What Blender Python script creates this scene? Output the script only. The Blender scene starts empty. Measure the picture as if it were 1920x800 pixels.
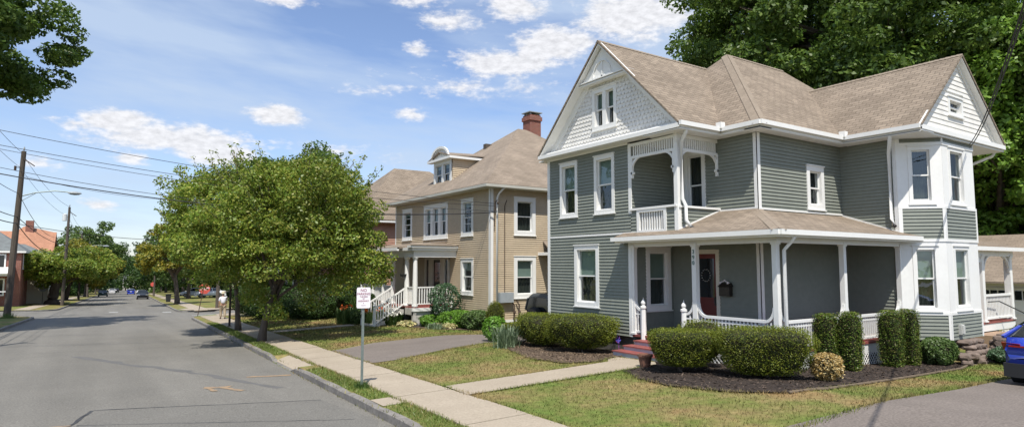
import bpy, bmesh, math, random
import numpy as np
from mathutils import Vector, Matrix
random.seed(5)
R_ = math.radians
scene = bpy.context.scene
col = scene.collection

# ------------------------------------------------------------------ camera
cam_d = bpy.data.cameras.new('camera'); cam = bpy.data.objects.new('camera', cam_d); col.objects.link(cam)
cam_d.sensor_width = 36; cam_d.lens = 1174 / 1920 * 36
cam_d.clip_start = .1; cam_d.clip_end = 4000
YAW, PIT = R_(33.7), math.atan(97 / 1174)
cam.location = (0, 0, 2.5)
cam.rotation_euler = (math.pi / 2 + PIT, 0, -YAW)
scene.camera = cam

# ------------------------------------------------------------------ exposure, sun, sky
scene.view_settings.view_transform = 'Standard'; scene.view_settings.look = 'None'
scene.view_settings.gamma = 1; scene.view_settings.use_curve_mapping = False
scene.view_settings.exposure = 0.42
SUN_EL = R_(60); SUN_AZ = math.atan2(-.5, -.866)      # azimuth of the sun, clockwise from +Y
sun_dir = Vector((math.sin(SUN_AZ) * math.cos(SUN_EL), math.cos(SUN_AZ) * math.cos(SUN_EL), math.sin(SUN_EL)))
sd = bpy.data.lights.new('sun', 'SUN'); sd.energy = 4.3; sd.angle = R_(.53); sd.color = (1, .95, .86)
so = bpy.data.objects.new('sun', sd); col.objects.link(so); so.location = (0, 0, 60)
so.rotation_euler = (-sun_dir).to_track_quat('-Z', 'Y').to_euler()

world = bpy.data.worlds.new('World'); scene.world = world; world.use_nodes = True
wn, wl = world.node_tree.nodes, world.node_tree.links
for n in list(wn): wn.remove(n)
def wnode(t, **k):
    n = wn.new(t)
    for a, b in k.items(): setattr(n, a, b)
    return n
def wmath(op, a, b=None, c=None):
    n = wnode('ShaderNodeMath', operation=op)
    for i, v in enumerate((a, b, c)):
        if v is None: continue
        if isinstance(v, (int, float)): n.inputs[i].default_value = v
        else: wl.new(v, n.inputs[i])
    return n.outputs[0]
sky = wnode('ShaderNodeTexSky', sky_type='NISHITA', sun_disc=False, sun_elevation=SUN_EL, sun_rotation=SUN_AZ % (2 * math.pi))
sky.air_density = 1.0; sky.dust_density = .5; sky.ozone_density = 2.0
tc = wnode('ShaderNodeTexCoord')
sep = wnode('ShaderNodeSeparateXYZ'); wl.new(tc.outputs['Generated'], sep.inputs[0])
AZ = wmath('MULTIPLY', wmath('ARCTAN2', sep.outputs[0], sep.outputs[1]), 57.2958)
EL = wmath('MULTIPLY', wmath('ARCSINE', sep.outputs[2]), 57.2958)
def wnoise(sx, sz, scale, det, rough=.55, rot=0):
    cb = wnode('ShaderNodeCombineXYZ')
    wl.new(wmath('MULTIPLY', wmath('ADD', AZ, wmath('MULTIPLY', EL, rot)), sx), cb.inputs[0]); wl.new(wmath('MULTIPLY', EL, sz), cb.inputs[1])
    n = wnode('ShaderNodeTexNoise'); n.inputs['Scale'].default_value = scale
    n.inputs['Detail'].default_value = det; n.inputs['Roughness'].default_value = rough
    wl.new(cb.outputs[0], n.inputs['Vector']); return n.outputs[0]
n1 = wnoise(.42, .95, .75, 6, .58)
n2 = wnoise(.5, 1.1, 2.2, 7, .6)
clouds = [(4.8,10.2,5.8,1.3,1.5),(1.0,11.1,3.0,1.0,1.4),(8.4,9.2,3.8,1.1,1.5),(-1.5,10.6,2,.5,.6),(12.8,12.7,2.4,1.0,1.4),(33.5,18.2,5.2,1.3,1.5),(37.6,19.8,4.2,1.6,1.5),
  (45.0,21.8,5.4,2.2,1.5),(34.0,22.9,2.7,1.2,1),(27.7,21.7,2.6,.9,.8),(25.0,19.2,1.3,.7,.6),(21.0,15.4,2.4,.5,.45),(24.6,13.5,1.3,.6,.6),
  (12.6,22.2,2.6,.6,.7),(2.1,8.4,1.3,.5,.7),(.2,4.6,1.3,.45,.7),(-3.8,7.4,1.5,.4,.5),(25.2,23.3,2.4,.7,.8),(17,10,5,.5,.3),(30,16,6,.8,.3),(6,2.6,2,.4,.6),(58,24,7,2,.8)]
blob = None
for a, e, ra, re, wgt in clouds:
    d = wmath('ADD', wmath('POWER', wmath('ABSOLUTE', wmath('DIVIDE', wmath('SUBTRACT', AZ, a), ra)), 2.0),
              wmath('POWER', wmath('ABSOLUTE', wmath('DIVIDE', wmath('SUBTRACT', EL, e), re)), 2.0))
    b = wmath('MULTIPLY', wmath('SUBTRACT', 1.15, wmath('POWER', d, .5)), 1.7 * min(wgt, 1.25))
    b = wmath('MAXIMUM', b, -1.2)
    blob = b if blob is None else wmath('MAXIMUM', blob, b)
dens = wmath('ADD', wmath('ADD', blob, wmath('MULTIPLY', wmath('SUBTRACT', n1, .5), 3.2)), wmath('MULTIPLY', wmath('SUBTRACT', n2, .5), 2.0))
mr = wnode('ShaderNodeMapRange', interpolation_type='SMOOTHSTEP'); wl.new(dens, mr.inputs[0])
mr.inputs[1].default_value = -.15; mr.inputs[2].default_value = 1.25; mr.inputs[3].default_value = 0; mr.inputs[4].default_value = .93
n3 = wnoise(.045, .17, 1.0, 5, .55, 1.6)
cir = wnode('ShaderNodeMapRange'); wl.new(n3, cir.inputs[0])
cir.inputs[1].default_value = .36; cir.inputs[2].default_value = .62; cir.inputs[3].default_value = .06; cir.inputs[4].default_value = .78
# cloud body is a little darker where dense and low in the puff
shade = wnode('ShaderNodeMapRange'); wl.new(n2, shade.inputs[0])
shade.inputs[1].default_value = .3; shade.inputs[2].default_value = .62; shade.inputs[3].default_value = 4.7; shade.inputs[4].default_value = 6.3
ccol = wnode('ShaderNodeCombineXYZ'); wl.new(shade.outputs[0], ccol.inputs[0]); wl.new(wmath('MULTIPLY', shade.outputs[0], 1.0), ccol.inputs[1]); wl.new(wmath('MULTIPLY', shade.outputs[0], 1.03), ccol.inputs[2])
grade = wnode('ShaderNodeMix', data_type='RGBA', blend_type='MULTIPLY'); grade.inputs[0].default_value = 1
wl.new(sky.outputs[0], grade.inputs[6]); grade.inputs[7].default_value = (1.0, 1.0, 1.10, 1)
m1 = wnode('ShaderNodeMix', data_type='RGBA'); wl.new(cir.outputs[0], m1.inputs[0]); wl.new(grade.outputs[2], m1.inputs[6]); m1.inputs[7].default_value = (3.7, 4.5, 5.7, 1)
m2 = wnode('ShaderNodeMix', data_type='RGBA'); wl.new(mr.outputs[0], m2.inputs[0]); wl.new(m1.outputs[2], m2.inputs[6]); wl.new(ccol.outputs[0], m2.inputs[7])
bg = wnode('ShaderNodeBackground'); bg.inputs[1].default_value = .118; wl.new(m2.outputs[2], bg.inputs[0])
wo = wnode('ShaderNodeOutputWorld'); wl.new(bg.outputs[0], wo.inputs[0])

# ------------------------------------------------------------------ materials
MATS = {}
def mat(name, base, rough=.7, col2=None, nscale=3., ndetail=4, amt=.5, bump=0, bscale=40, spec=.3, metal=0, fine=None, streak=None, coord='Object', stretch=(1, 1, 1)):
    m = bpy.data.materials.new(name); m.use_nodes = True; MATS[name] = m
    nt = m.node_tree; N, L = nt.nodes, nt.links; p = N['Principled BSDF']
    p.inputs['Roughness'].default_value = rough; p.inputs['Metallic'].default_value = metal
    p.inputs['Specular IOR Level'].default_value = spec
    p.inputs['Base Color'].default_value = (*base, 1)
    t = N.new('ShaderNodeTexCoord'); mp = N.new('ShaderNodeMapping'); L.new(t.outputs[coord], mp.inputs[0]); mp.inputs['Scale'].default_value = stretch
    out = None
    if col2:
        n = N.new('ShaderNodeTexNoise'); n.inputs['Scale'].default_value = nscale; n.inputs['Detail'].default_value = ndetail; n.inputs['Roughness'].default_value = .6
        L.new(mp.outputs[0], n.inputs[0])
        r = N.new('ShaderNodeMapRange'); L.new(n.outputs[0], r.inputs[0]); r.inputs[1].default_value = .5 - amt / 4; r.inputs[2].default_value = .5 + amt / 4
        mx = N.new('ShaderNodeMix'); mx.data_type = 'RGBA'; L.new(r.outputs[0], mx.inputs[0]); mx.inputs[6].default_value = (*base, 1); mx.inputs[7].default_value = (*col2, 1)
        out = mx.outputs[2]; L.new(out, p.inputs['Base Color'])
    if fine and out is not None:
        n = N.new('ShaderNodeTexNoise'); n.inputs['Scale'].default_value = fine[0]; n.inputs['Detail'].default_value = 3; L.new(mp.outputs[0], n.inputs[0])
        r = N.new('ShaderNodeMapRange'); L.new(n.outputs[0], r.inputs[0]); r.inputs[1].default_value = .3; r.inputs[2].default_value = .7; r.inputs[3].default_value = 1 - fine[1]; r.inputs[4].default_value = 1 + fine[1]
        mx = N.new('ShaderNodeVectorMath'); mx.operation = 'SCALE'; L.new(out, mx.inputs[0]); L.new(r.outputs[0], mx.inputs['Scale'])
        out = mx.outputs[0]; L.new(out, p.inputs['Base Color'])
    if streak and out is not None:
        m2 = N.new('ShaderNodeMapping'); L.new(t.outputs[coord], m2.inputs[0]); m2.inputs['Scale'].default_value = (streak[0], streak[1], 1); m2.inputs['Location'].default_value = (.3, 0, 0)
        n = N.new('ShaderNodeTexNoise'); n.inputs['Scale'].default_value = 1; n.inputs['Detail'].default_value = 5; L.new(m2.outputs[0], n.inputs[0])
        r = N.new('ShaderNodeMapRange'); L.new(n.outputs[0], r.inputs[0]); r.inputs[1].default_value = .32; r.inputs[2].default_value = .68; r.inputs[3].default_value = 1 - streak[2]; r.inputs[4].default_value = 1 + streak[2]
        mx = N.new('ShaderNodeVectorMath'); mx.operation = 'SCALE'; L.new(out, mx.inputs[0]); L.new(r.outputs[0], mx.inputs['Scale'])
        out = mx.outputs[0]; L.new(out, p.inputs['Base Color'])
    if bump:
        n = N.new('ShaderNodeTexNoise'); n.inputs['Scale'].default_value = bscale; n.inputs['Detail'].default_value = 4; L.new(mp.outputs[0], n.inputs[0])
        b = N.new('ShaderNodeBump'); b.inputs['Strength'].default_value = bump; b.inputs['Distance'].default_value = .02; L.new(n.outputs[0], b.inputs['Height']); L.new(b.outputs[0], p.inputs['Normal'])
    return m
white = mat('white_paint', (.78, .775, .75), .5, (.73, .725, .70), 1.3, 6, .9, fine=(11, .02))
cream = mat('cream_paint', (.66, .62, .52), .5, (.6, .56, .47), 1.5)
siding = mat('grey_green_siding', (.222, .238, .205), .55, (.196, .211, .180), .8, 6, .9, fine=(7, .05))
siding_t = mat('tan_siding', (.54, .44, .31), .55, (.465, .375, .262), 1.1, 6, .9, fine=(7, .05))
pinkwall = mat('rose_brown_siding', (.46, .27, .20), .6, (.40, .23, .17), .8)
soffit_t = mat('soffit_paint', (.5, .49, .43), .6, (.45, .44, .39), 1)
shakes = mat('white_shakes', (.76, .74, .70), .6, (.68, .66, .62), 2, fine=(12, .04))
asphalt = mat('street_asphalt', (.146, .138, .122), .88, (.188, .177, .155), .5, 8, 1.3, bump=.35, bscale=45, fine=(34, .32), streak=(.9, .05, .10))
asphalt_d = mat('driveway_asphalt', (.150, .127, .110), .9, (.195, .166, .146), .8, 8, 1.3, bump=.35, bscale=45, fine=(30, .28), streak=(.25, .9, .08))
concrete = mat('concrete_walk', (.310, .258, .195), .85, (.395, .335, .258), .9, 8, 1.2, bump=.2, bscale=50, fine=(26, .14))
kerbm = mat('kerb_granite', (.26, .24, .215), .85, (.14, .13, .12), 1.5, 6, .8, bump=.3, bscale=40, fine=(12, .25))
soil = mat('dark_mulch', (.045, .033, .026), .95, (.028, .021, .017), 4, 5, .9, bump=.8, bscale=45, fine=(60, .45))
soil_b = mat('brown_mulch', (.12, .085, .058), .95, (.075, .053, .038), 4, 5, .9, bump=.8, bscale=45, fine=(60, .4))
redpaint = mat('red_paint', (.29, .085, .075), .6, (.21, .07, .06), 4, 6)
greyblue = mat('grey_riser_paint', (.42, .42, .47), .6, (.36, .36, .41), 3)
doorred = mat('door_red', (.16, .035, .03), .4, (.13, .03, .026), 1)
dark = mat('interior_shade', (.018, .02, .018), .9)  # near-black colour that stands for shade in hollow places
blackm = mat('black_metal', (.02, .02, .022), .35, (.03, .03, .03), 5, spec=.5)
iron = mat('dark_bronze', (.04, .035, .03), .4, (.06, .05, .04), 8, metal=.5)
galv = mat('galvanised_post', (.22, .26, .24), .5, (.16, .19, .18), 6, metal=.4)
signwhite = mat('sign_white', (.80, .76, .78), .5, (.74, .70, .73), 6)
signink = mat('sign_maroon', (.30, .12, .17), .6)
signred = mat('sign_red', (.60, .10, .08), .5, (.52, .09, .07), 5)
pole_w = mat('pole_wood', (.115, .095, .078), .9, (.07, .058, .048), 2, 6, .9, bump=.5, bscale=20, stretch=(4, 4, .4))
woodbrown = mat('brown_post', (.07, .05, .04), .9)
wirem = mat('cable_black', (.025, .025, .028), .6)
bark = mat('bark', (.13, .105, .085), .95, (.065, .052, .042), 3, 6, .9, bump=1, bscale=14, stretch=(2, 2, .5))
stonem = mat('field_stone', (.22, .17, .14), .9, (.13, .10, .085), 2.5, 6, .9, bump=.6, bscale=12, fine=(9, .25))
found = mat('foundation', (.13, .12, .11), .9, (.09, .08, .075), 3)
foundw = mat('painted_foundation', (.5, .48, .44), .8, (.42, .4, .37), 2)
terracotta = mat('terracotta', (.22, .11, .075), .8, (.17, .085, .06), 4)
meterm = mat('meter_grey', (.33, .36, .38), .5, (.28, .31, .33), 4)
blind = mat('window_shade', (.30, .36, .33), .8, (.26, .32, .29), 2)
room_dark = mat('dark_room_panel', (.045, .05, .045), .9, (.03, .034, .03), 3, stretch=(6, 6, .5))  # near-black tone for the unlit room behind the panes
tyre = mat('tyre_rubber', (.02, .02, .02), .85)
rimm = mat('rim_alloy', (.4, .4, .42), .3, metal=.8)
plast = mat('black_plastic', (.025, .026, .028), .6)
carglass = mat('car_glass', (.012, .015, .018), .06, spec=.8)
skin = mat('skin', (.45, .27, .19), .6)
shirt = mat('white_shirt', (.62, .62, .66), .85, (.55, .55, .6), 8)
khaki = mat('khaki_cloth', (.38, .31, .22), .9, (.3, .25, .18), 10)
capm = mat('straw_hat', (.5, .45, .33), .9)
orange_roof = mat('orange_roof', (.40, .20, .125), .85, (.33, .165, .10), 1.5, fine=(8, .12))
grey_roof = mat('grey_roof', (.16, .175, .175), .85, (.13, .14, .14), 1.5)
yellowline = mat('worn_white_line', (.5, .5, .47), .8, (.2, .2, .19), 6, 6, 1.)
orangepaint = mat('survey_paint', (.40, .26, .13), .85, (.17, .145, .125), 7, 6, 1.)
tar = mat('tar_seam', (.035, .035, .037), .7, (.07, .07, .07), 3)
tail = mat('tail_lamp', (.25, .015, .012), .15, spec=.6)
headl = mat('head_lamp', (.7, .72, .75), .1, spec=.7)
chalk = mat('flower_orange', (.75, .2, .03), .7, (.65, .12, .03), 9)
whitefl = mat('flower_white', (.75, .74, .66), .7)
redfl = mat('flower_red', (.5, .03, .04), .7)
flagm = mat('flag_cloth', (.5, .06, .08), .8, (.08, .09, .35), 9, 2, .2)
def paint(name, c, rough=.25):
    m = mat(name, c, rough, spec=.5); m.node_tree.nodes['Principled BSDF'].inputs['Coat Weight'].default_value = .6; return m
p_blue = paint('blue_car_paint', (.02, .05, .42)); p_black = paint('black_car_paint', (.015, .016, .02)); p_white = paint('white_car_paint', (.75, .76, .78))
p_silver = paint('silver_car_paint', (.32, .35, .36)); p_dark = paint('dark_teal_car_paint', (.02, .028, .035))

def glass_mat():
    m = bpy.data.materials.new('window_glass'); m.use_nodes = True; N, L = m.node_tree.nodes, m.node_tree.links
    for n in list(N): N.remove(n)
    tr = N.new('ShaderNodeBsdfTransparent'); tr.inputs[0].default_value = (.72, .78, .76, 1)
    t_ = N.new('ShaderNodeTexCoord'); nz = N.new('ShaderNodeTexNoise'); nz.inputs['Scale'].default_value = 1.7; L.new(t_.outputs['Object'], nz.inputs[0])
    bp_ = N.new('ShaderNodeBump'); bp_.inputs['Strength'].default_value = .35; bp_.inputs['Distance'].default_value = .03; L.new(nz.outputs[0], bp_.inputs['Height'])
    gl = N.new('ShaderNodeBsdfGlossy'); gl.inputs['Roughness'].default_value = .02; gl.inputs[0].default_value = (.9, .95, 1, 1); L.new(bp_.outputs[0], gl.inputs['Normal'])
    mx = N.new('ShaderNodeMixShader'); mx.inputs[0].default_value = .11; L.new(tr.outputs[0], mx.inputs[1]); L.new(gl.outputs[0], mx.inputs[2])
    o = N.new('ShaderNodeOutputMaterial'); L.new(mx.outputs[0], o.inputs[0]); return m
glass = glass_mat()

def brick_mat(name, c1, c2, mortar, bw, rh, msize, bump=.4, rough=.9, big=None, off=.5):
    m = bpy.data.materials.new(name); m.use_nodes = True; N, L = m.node_tree.nodes, m.node_tree.links; p = N['Principled BSDF']
    p.inputs['Roughness'].default_value = rough; p.inputs['Specular IOR Level'].default_value = .2
    t = N.new('ShaderNodeTexCoord'); b = N.new('ShaderNodeTexBrick'); L.new(t.outputs['UV'], b.inputs[0])
    b.offset = off; b.inputs['Color1'].default_value = (*c1, 1); b.inputs['Color2'].default_value = (*c2, 1); b.inputs['Mortar'].default_value = (*mortar, 1)
    b.inputs['Scale'].default_value = 1; b.inputs['Mortar Size'].default_value = msize; b.inputs['Mortar Smooth'].default_value = .3
    b.inputs['Brick Width'].default_value = bw; b.inputs['Row Height'].default_value = rh; b.inputs['Bias'].default_value = 0
    n = N.new('ShaderNodeTexNoise'); n.inputs['Scale'].default_value = .9; n.inputs['Detail'].default_value = 6; L.new(t.outputs['Object'], n.inputs[0])
    r = N.new('ShaderNodeMapRange'); L.new(n.outputs[0], r.inputs[0]); r.inputs[1].default_value = .3; r.inputs[2].default_value = .7; r.inputs[3].default_value = .86; r.inputs[4].default_value = 1.14
    s = N.new('ShaderNodeVectorMath'); s.operation = 'SCALE'; L.new(b.outputs[0], s.inputs[0]); L.new(r.outputs[0], s.inputs['Scale'])
    n2 = N.new('ShaderNodeTexNoise'); n2.inputs['Scale'].default_value = 14; n2.inputs['Detail'].default_value = 4; L.new(t.outputs['Object'], n2.inputs[0])
    r2 = N.new('ShaderNodeMapRange'); L.new(n2.outputs[0], r2.inputs[0]); r2.inputs[1].default_value = .3; r2.inputs[2].default_value = .7; r2.inputs[3].default_value = .88; r2.inputs[4].default_value = 1.12
    s2 = N.new('ShaderNodeVectorMath'); s2.operation = 'SCALE'; L.new(s.outputs[0], s2.inputs[0]); L.new(r2.outputs[0], s2.inputs['Scale'])
    L.new(s2.outputs[0], p.inputs['Base Color'])
    bp = N.new('ShaderNodeBump'); bp.inputs['Strength'].default_value = bump; bp.inputs['Distance'].default_value = .015; bp.invert = True
    L.new(b.outputs['Fac'], bp.inputs['Height']); L.new(bp.outputs[0], p.inputs['Normal']); return m
shingle = brick_mat('brown_shingles', (.275, .222, .170), (.205, .164, .125), (.10, .08, .062), .33, .145, .010)
shingle_t = brick_mat('brown_shingles_fine', (.265, .215, .168), (.22, .178, .138), (.15, .12, .095), .33, .145, .008, .25)
capm2 = mat('ridge_cap', (.26, .212, .164), .9, (.23, .187, .143), 3, fine=(14, .1))
brick = brick_mat('red_brick', (.26, .075, .05), (.20, .055, .04), (.3, .26, .22), .22, .075, .009)

def leaf_mat(name, a, b, c, trans=.35):
    m = bpy.data.materials.new(name); m.use_nodes = True; N, L = m.node_tree.nodes, m.node_tree.links
    for n in list(N): N.remove(n)
    g = N.new('ShaderNodeNewGeometry'); cr = N.new('ShaderNodeValToRGB'); L.new(g.outputs['Random Per Island'], cr.inputs[0])
    e = cr.color_ramp.elements; e[0].color = (*a, 1); e[1].color = (*c, 1); x = e.new(.5); x.color = (*b, 1)
    t = N.new('ShaderNodeTexCoord'); n = N.new('ShaderNodeTexNoise'); n.inputs['Scale'].default_value = .55; n.inputs['Detail'].default_value = 3; L.new(t.outputs['Object'], n.inputs[0])
    r = N.new('ShaderNodeMapRange'); L.new(n.outputs[0], r.inputs[0]); r.inputs[1].default_value = .3; r.inputs[2].default_value = .7; r.inputs[3].default_value = .72; r.inputs[4].default_value = 1.28
    s = N.new('ShaderNodeVectorMath'); s.operation = 'SCALE'; L.new(cr.outputs[0], s.inputs[0]); L.new(r.outputs[0], s.inputs['Scale'])
    d = N.new('ShaderNodeBsdfDiffuse'); L.new(s.outputs[0], d.inputs[0])
    tr = N.new('ShaderNodeBsdfTranslucent'); L.new(s.outputs[0], tr.inputs[0])
    mx = N.new('ShaderNodeMixShader'); mx.inputs[0].default_value = trans; L.new(d.outputs[0], mx.inputs[1]); L.new(tr.outputs[0], mx.inputs[2])
    gl = N.new('ShaderNodeBsdfGlossy'); gl.inputs['Roughness'].default_value = .45; gl.inputs[0].default_value = (.9, .9, .9, 1)
    mx2 = N.new('ShaderNodeMixShader'); mx2.inputs[0].default_value = .025; L.new(mx.outputs[0], mx2.inputs[1]); L.new(gl.outputs[0], mx2.inputs[2])
    o = N.new('ShaderNodeOutputMaterial'); L.new(mx2.outputs[0], o.inputs[0]); return m
lf_street = leaf_mat('leaves_olive', (.115, .19, .024), (.18, .25, .032), (.29, .285, .05))
lf_maple = leaf_mat('leaves_maple', (.055, .105, .018), (.088, .152, .025), (.14, .205, .036))
lf_dark = leaf_mat('leaves_dark', (.03, .065, .016), (.045, .09, .02), (.07, .12, .025))
lf_bright = leaf_mat('leaves_bright', (.11, .21, .025), (.165, .29, .035), (.23, .36, .06))
lf_far = leaf_mat('leaves_far', (.075, .13, .03), (.105, .165, .04), (.14, .20, .05))
lf_yellow = leaf_mat('leaves_yellowing', (.10, .14, .02), (.22, .22, .03), (.36, .28, .03))
lf_yew = leaf_mat('leaves_yew', (.075, .11, .014), (.135, .165, .018), (.21, .22, .026), .2)
lf_arb = leaf_mat('leaves_arborvitae', (.07, .13, .014), (.105, .18, .02), (.22, .19, .06), .2)
lf_gold = leaf_mat('leaves_variegated', (.26, .17, .05), (.42, .28, .09), (.60, .50, .26), .2)
lf_lime = leaf_mat('leaves_lime', (.10, .22, .02), (.14, .30, .03), (.20, .36, .05))
lf_shrub = leaf_mat('leaves_shrub', (.06, .12, .025), (.10, .17, .04), (.17, .24, .085))
lf_hosta = leaf_mat('leaves_hosta', (.5, .42, .2), (.62, .55, .3), (.35, .42, .15))
lf_blue = leaf_mat('leaves_bluegreen', (.06, .13, .06), (.09, .17, .08), (.13, .2, .11))

def grass_mat(name, blade):
    m = bpy.data.materials.new(name); m.use_nodes = True; N, L = m.node_tree.nodes, m.node_tree.links
    p = N['Principled BSDF']; p.inputs['Roughness'].default_value = .9; p.inputs['Specular IOR Level'].default_value = .1
    t = N.new('ShaderNodeTexCoord')
    n = N.new('ShaderNodeTexNoise'); n.inputs['Scale'].default_value = .5; n.inputs['Detail'].default_value = 8; n.inputs['Roughness'].default_value = .68; L.new(t.outputs['Object'], n.inputs[0])
    cr = N.new('ShaderNodeValToRGB'); L.new(n.outputs[0], cr.inputs[0]); e = cr.color_ramp.elements
    e[0].position = .33; e[0].color = (.25, .17, .08, 1); e[1].position = .64; e[1].color = (.112, .158, .036, 1)
    x = e.new(.42); x.color = (.225, .18, .078, 1); x = e.new(.54); x.color = (.155, .165, .05, 1)
    src = cr.outputs[0]
    n2 = N.new('ShaderNodeTexNoise'); n2.inputs['Scale'].default_value = 7; n2.inputs['Detail'].default_value = 5; L.new(t.outputs['Object'], n2.inputs[0])
    r = N.new('ShaderNodeMapRange'); L.new(n2.outputs[0], r.inputs[0]); r.inputs[1].default_value = .25; r.inputs[2].default_value = .75; r.inputs[3].default_value = .7; r.inputs[4].default_value = 1.3
    s = N.new('ShaderNodeVectorMath'); s.operation = 'SCALE'; L.new(src, s.inputs[0]); L.new(r.outputs[0], s.inputs['Scale']); src = s.outputs[0]
    if blade:
        g = N.new('ShaderNodeNewGeometry'); r = N.new('ShaderNodeMapRange'); L.new(g.outputs['Random Per Island'], r.inputs[0]); r.inputs[3].default_value = .65; r.inputs[4].default_value = 1.45
        s = N.new('ShaderNodeVectorMath'); s.operation = 'SCALE'; L.new(src, s.inputs[0]); L.new(r.outputs[0], s.inputs['Scale']); src = s.outputs[0]
    else:
        b = N.new('ShaderNodeBump'); b.inputs['Strength'].default_value = .6; b.inputs['Distance'].default_value = .03
        n3 = N.new('ShaderNodeTexNoise'); n3.inputs['Scale'].default_value = 30; n3.inputs['Detail'].default_value = 4; L.new(t.outputs['Object'], n3.inputs[0]); L.new(n3.outputs[0], b.inputs['Height']); L.new(b.outputs[0], p.inputs['Normal'])
    L.new(src, p.inputs['Base Color']); return m
grass_g = grass_mat('lawn_turf', False); grass_b = grass_mat('lawn_blades', True); grass_v = leaf_mat('verge_blades', (.10, .16, .03), (.15, .21, .04), (.24, .24, .08), .2)

# ------------------------------------------------------------------ mesh helpers
def V(*a): return Vector(a)
class B:
    def __init__(s): s.v = []; s.f = []
    def quad(s, *p):
        i = len(s.v); s.v += [tuple(q) for q in p]; s.f.append(tuple(range(i, i + len(p)))); return s
    def hexa(s, c):    # 8 corners: bottom ring 0-3, top ring 4-7
        i = len(s.v); s.v += [tuple(q) for q in c]
        for f in ((3, 2, 1, 0), (4, 5, 6, 7), (0, 1, 5, 4), (1, 2, 6, 5), (2, 3, 7, 6), (3, 0, 4, 7)): s.f.append(tuple(i + k for k in f))
        return s
    def box(s, x0, x1, y0, y1, z0, z1):
        return s.hexa([(x0, y0, z0), (x1, y0, z0), (x1, y1, z0), (x0, y1, z0), (x0, y0, z1), (x1, y0, z1), (x1, y1, z1), (x0, y1, z1)])
    def beam(s, a, b, w, h, up=(0, 0, 1)):
        a, b = V(*a), V(*b); d = (b - a).normalized(); u = V(*up); r = d.cross(u)
        if r.length < 1e-4: r = d.cross(V(0, 1, 0))
        r.normalize(); u = r.cross(d)
        r *= w / 2; u *= h / 2
        return s.hexa([a - r - u, a + r - u, b + r - u, b - r - u, a - r + u, a + r + u, b + r + u, b - r + u])
    def tube(s, pts, rad, n=8, cap=True):
        pts = [V(*p) for p in pts]; rings = []
        if isinstance(rad, (int, float)): rad = [rad] * len(pts)
        for k, p in enumerate(pts):
            d = (pts[min(k + 1, len(pts) - 1)] - pts[max(k - 1, 0)]).normalized()
            r = d.cross(V(0, 0, 1))
            if r.length < .05: r = d.cross(V(0, 1, 0))
            r.normalize(); u = r.cross(d)
            i = len(s.v)
            for j in range(n):
                a = 2 * math.pi * j / n; s.v.append(tuple(p + (r * math.cos(a) + u * math.sin(a)) * rad[k]))
            rings.append(i)
        for k in range(len(rings) - 1):
            for j in range(n): s.f.append((rings[k] + j, rings[k] + (j + 1) % n, rings[k + 1] + (j + 1) % n, rings[k + 1] + j))
        if cap: s.f.append(tuple(rings[0] + j for j in range(n))[::-1]); s.f.append(tuple(rings[-1] + j for j in range(n)))
        return s
    def lathe(s, c, prof, n=12):
        c = V(*c); i0 = len(s.v)
        for r, z in prof:
            for j in range(n):
                a = 2 * math.pi * j / n; s.v.append((c.x + r * math.cos(a), c.y + r * math.sin(a), c.z + z))
        for k in range(len(prof) - 1):
            for j in range(n): s.f.append((i0 + k * n + j, i0 + k * n + (j + 1) % n, i0 + (k + 1) * n + (j + 1) % n, i0 + (k + 1) * n + j))
        s.f.append(tuple(i0 + j for j in range(n))[::-1]); s.f.append(tuple(i0 + (len(prof) - 1) * n + j for j in range(n)))
        return s
    def prism(s, poly, z0, z1):
        n = len(poly); i = len(s.v)
        s.v += [(x, y, z0) for x, y in poly] + [(x, y, z1) for x, y in poly]
        s.f.append(tuple(range(i, i + n))[::-1]); s.f.append(tuple(range(i + n, i + 2 * n)))
        for k in range(n): s.f.append((i + k, i + (k + 1) % n, i + n + (k + 1) % n, i + n + k))
        return s
    def slab(s, pts, t):    # polygon thickened downwards
        n = len(pts); i = len(s.v); s.v += [tuple(p) for p in pts] + [(p[0], p[1], p[2] - t) for p in pts]
        s.f.append(tuple(range(i, i + n))); s.f.append(tuple(range(i + n, i + 2 * n))[::-1])
        for k in range(n): s.f.append((i + k, i + n + k, i + n + (k + 1) % n, i + (k + 1) % n))
        return s
    def clusters(s, tol=.025):
        n = len(s.v); par = list(range(n))
        def find(a):
            while par[a] != a: par[a] = par[par[a]]; a = par[a]
            return a
        for f in s.f:
            r = find(f[0])
            for k in f[1:]: par[find(k)] = r
        root = np.array([find(i) for i in range(n)]); u, inv = np.unique(root, return_inverse=True); k = len(u)
        if k < 2 or k > 1500: return None
        co = np.array(s.v); lo = np.full((k, 3), 1e9); hi = np.full((k, 3), -1e9); np.minimum.at(lo, inv, co); np.maximum.at(hi, inv, co)
        lo -= tol; hi += tol; lab = np.arange(k)
        for i in range(k):
            t = np.all((lo <= hi[i]) & (hi >= lo[i]), axis=1); m_ = lab[t].min(); ls = np.unique(lab[t])
            lab[np.isin(lab, ls)] = m_
        c = lab[inv]; return c if 2 <= len(np.unique(c)) <= 9 else None
    def build(s, name, m, parent=None, smooth=False, label=None):
        if parent is not None and s.v:
            c = s.clusters()
            if c is not None:
                first = None
                for g in np.unique(c):
                    q = B(); mp = {}
                    for i in np.nonzero(c == g)[0]: mp[int(i)] = len(q.v); q.v.append(s.v[int(i)])
                    q.f = [tuple(mp[i] for i in f) for f in s.f if f[0] in mp]
                    o = q._build(name, m, parent, smooth, label); first = first or o
                return first
        return s._build(name, m, parent, smooth, label)
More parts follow.
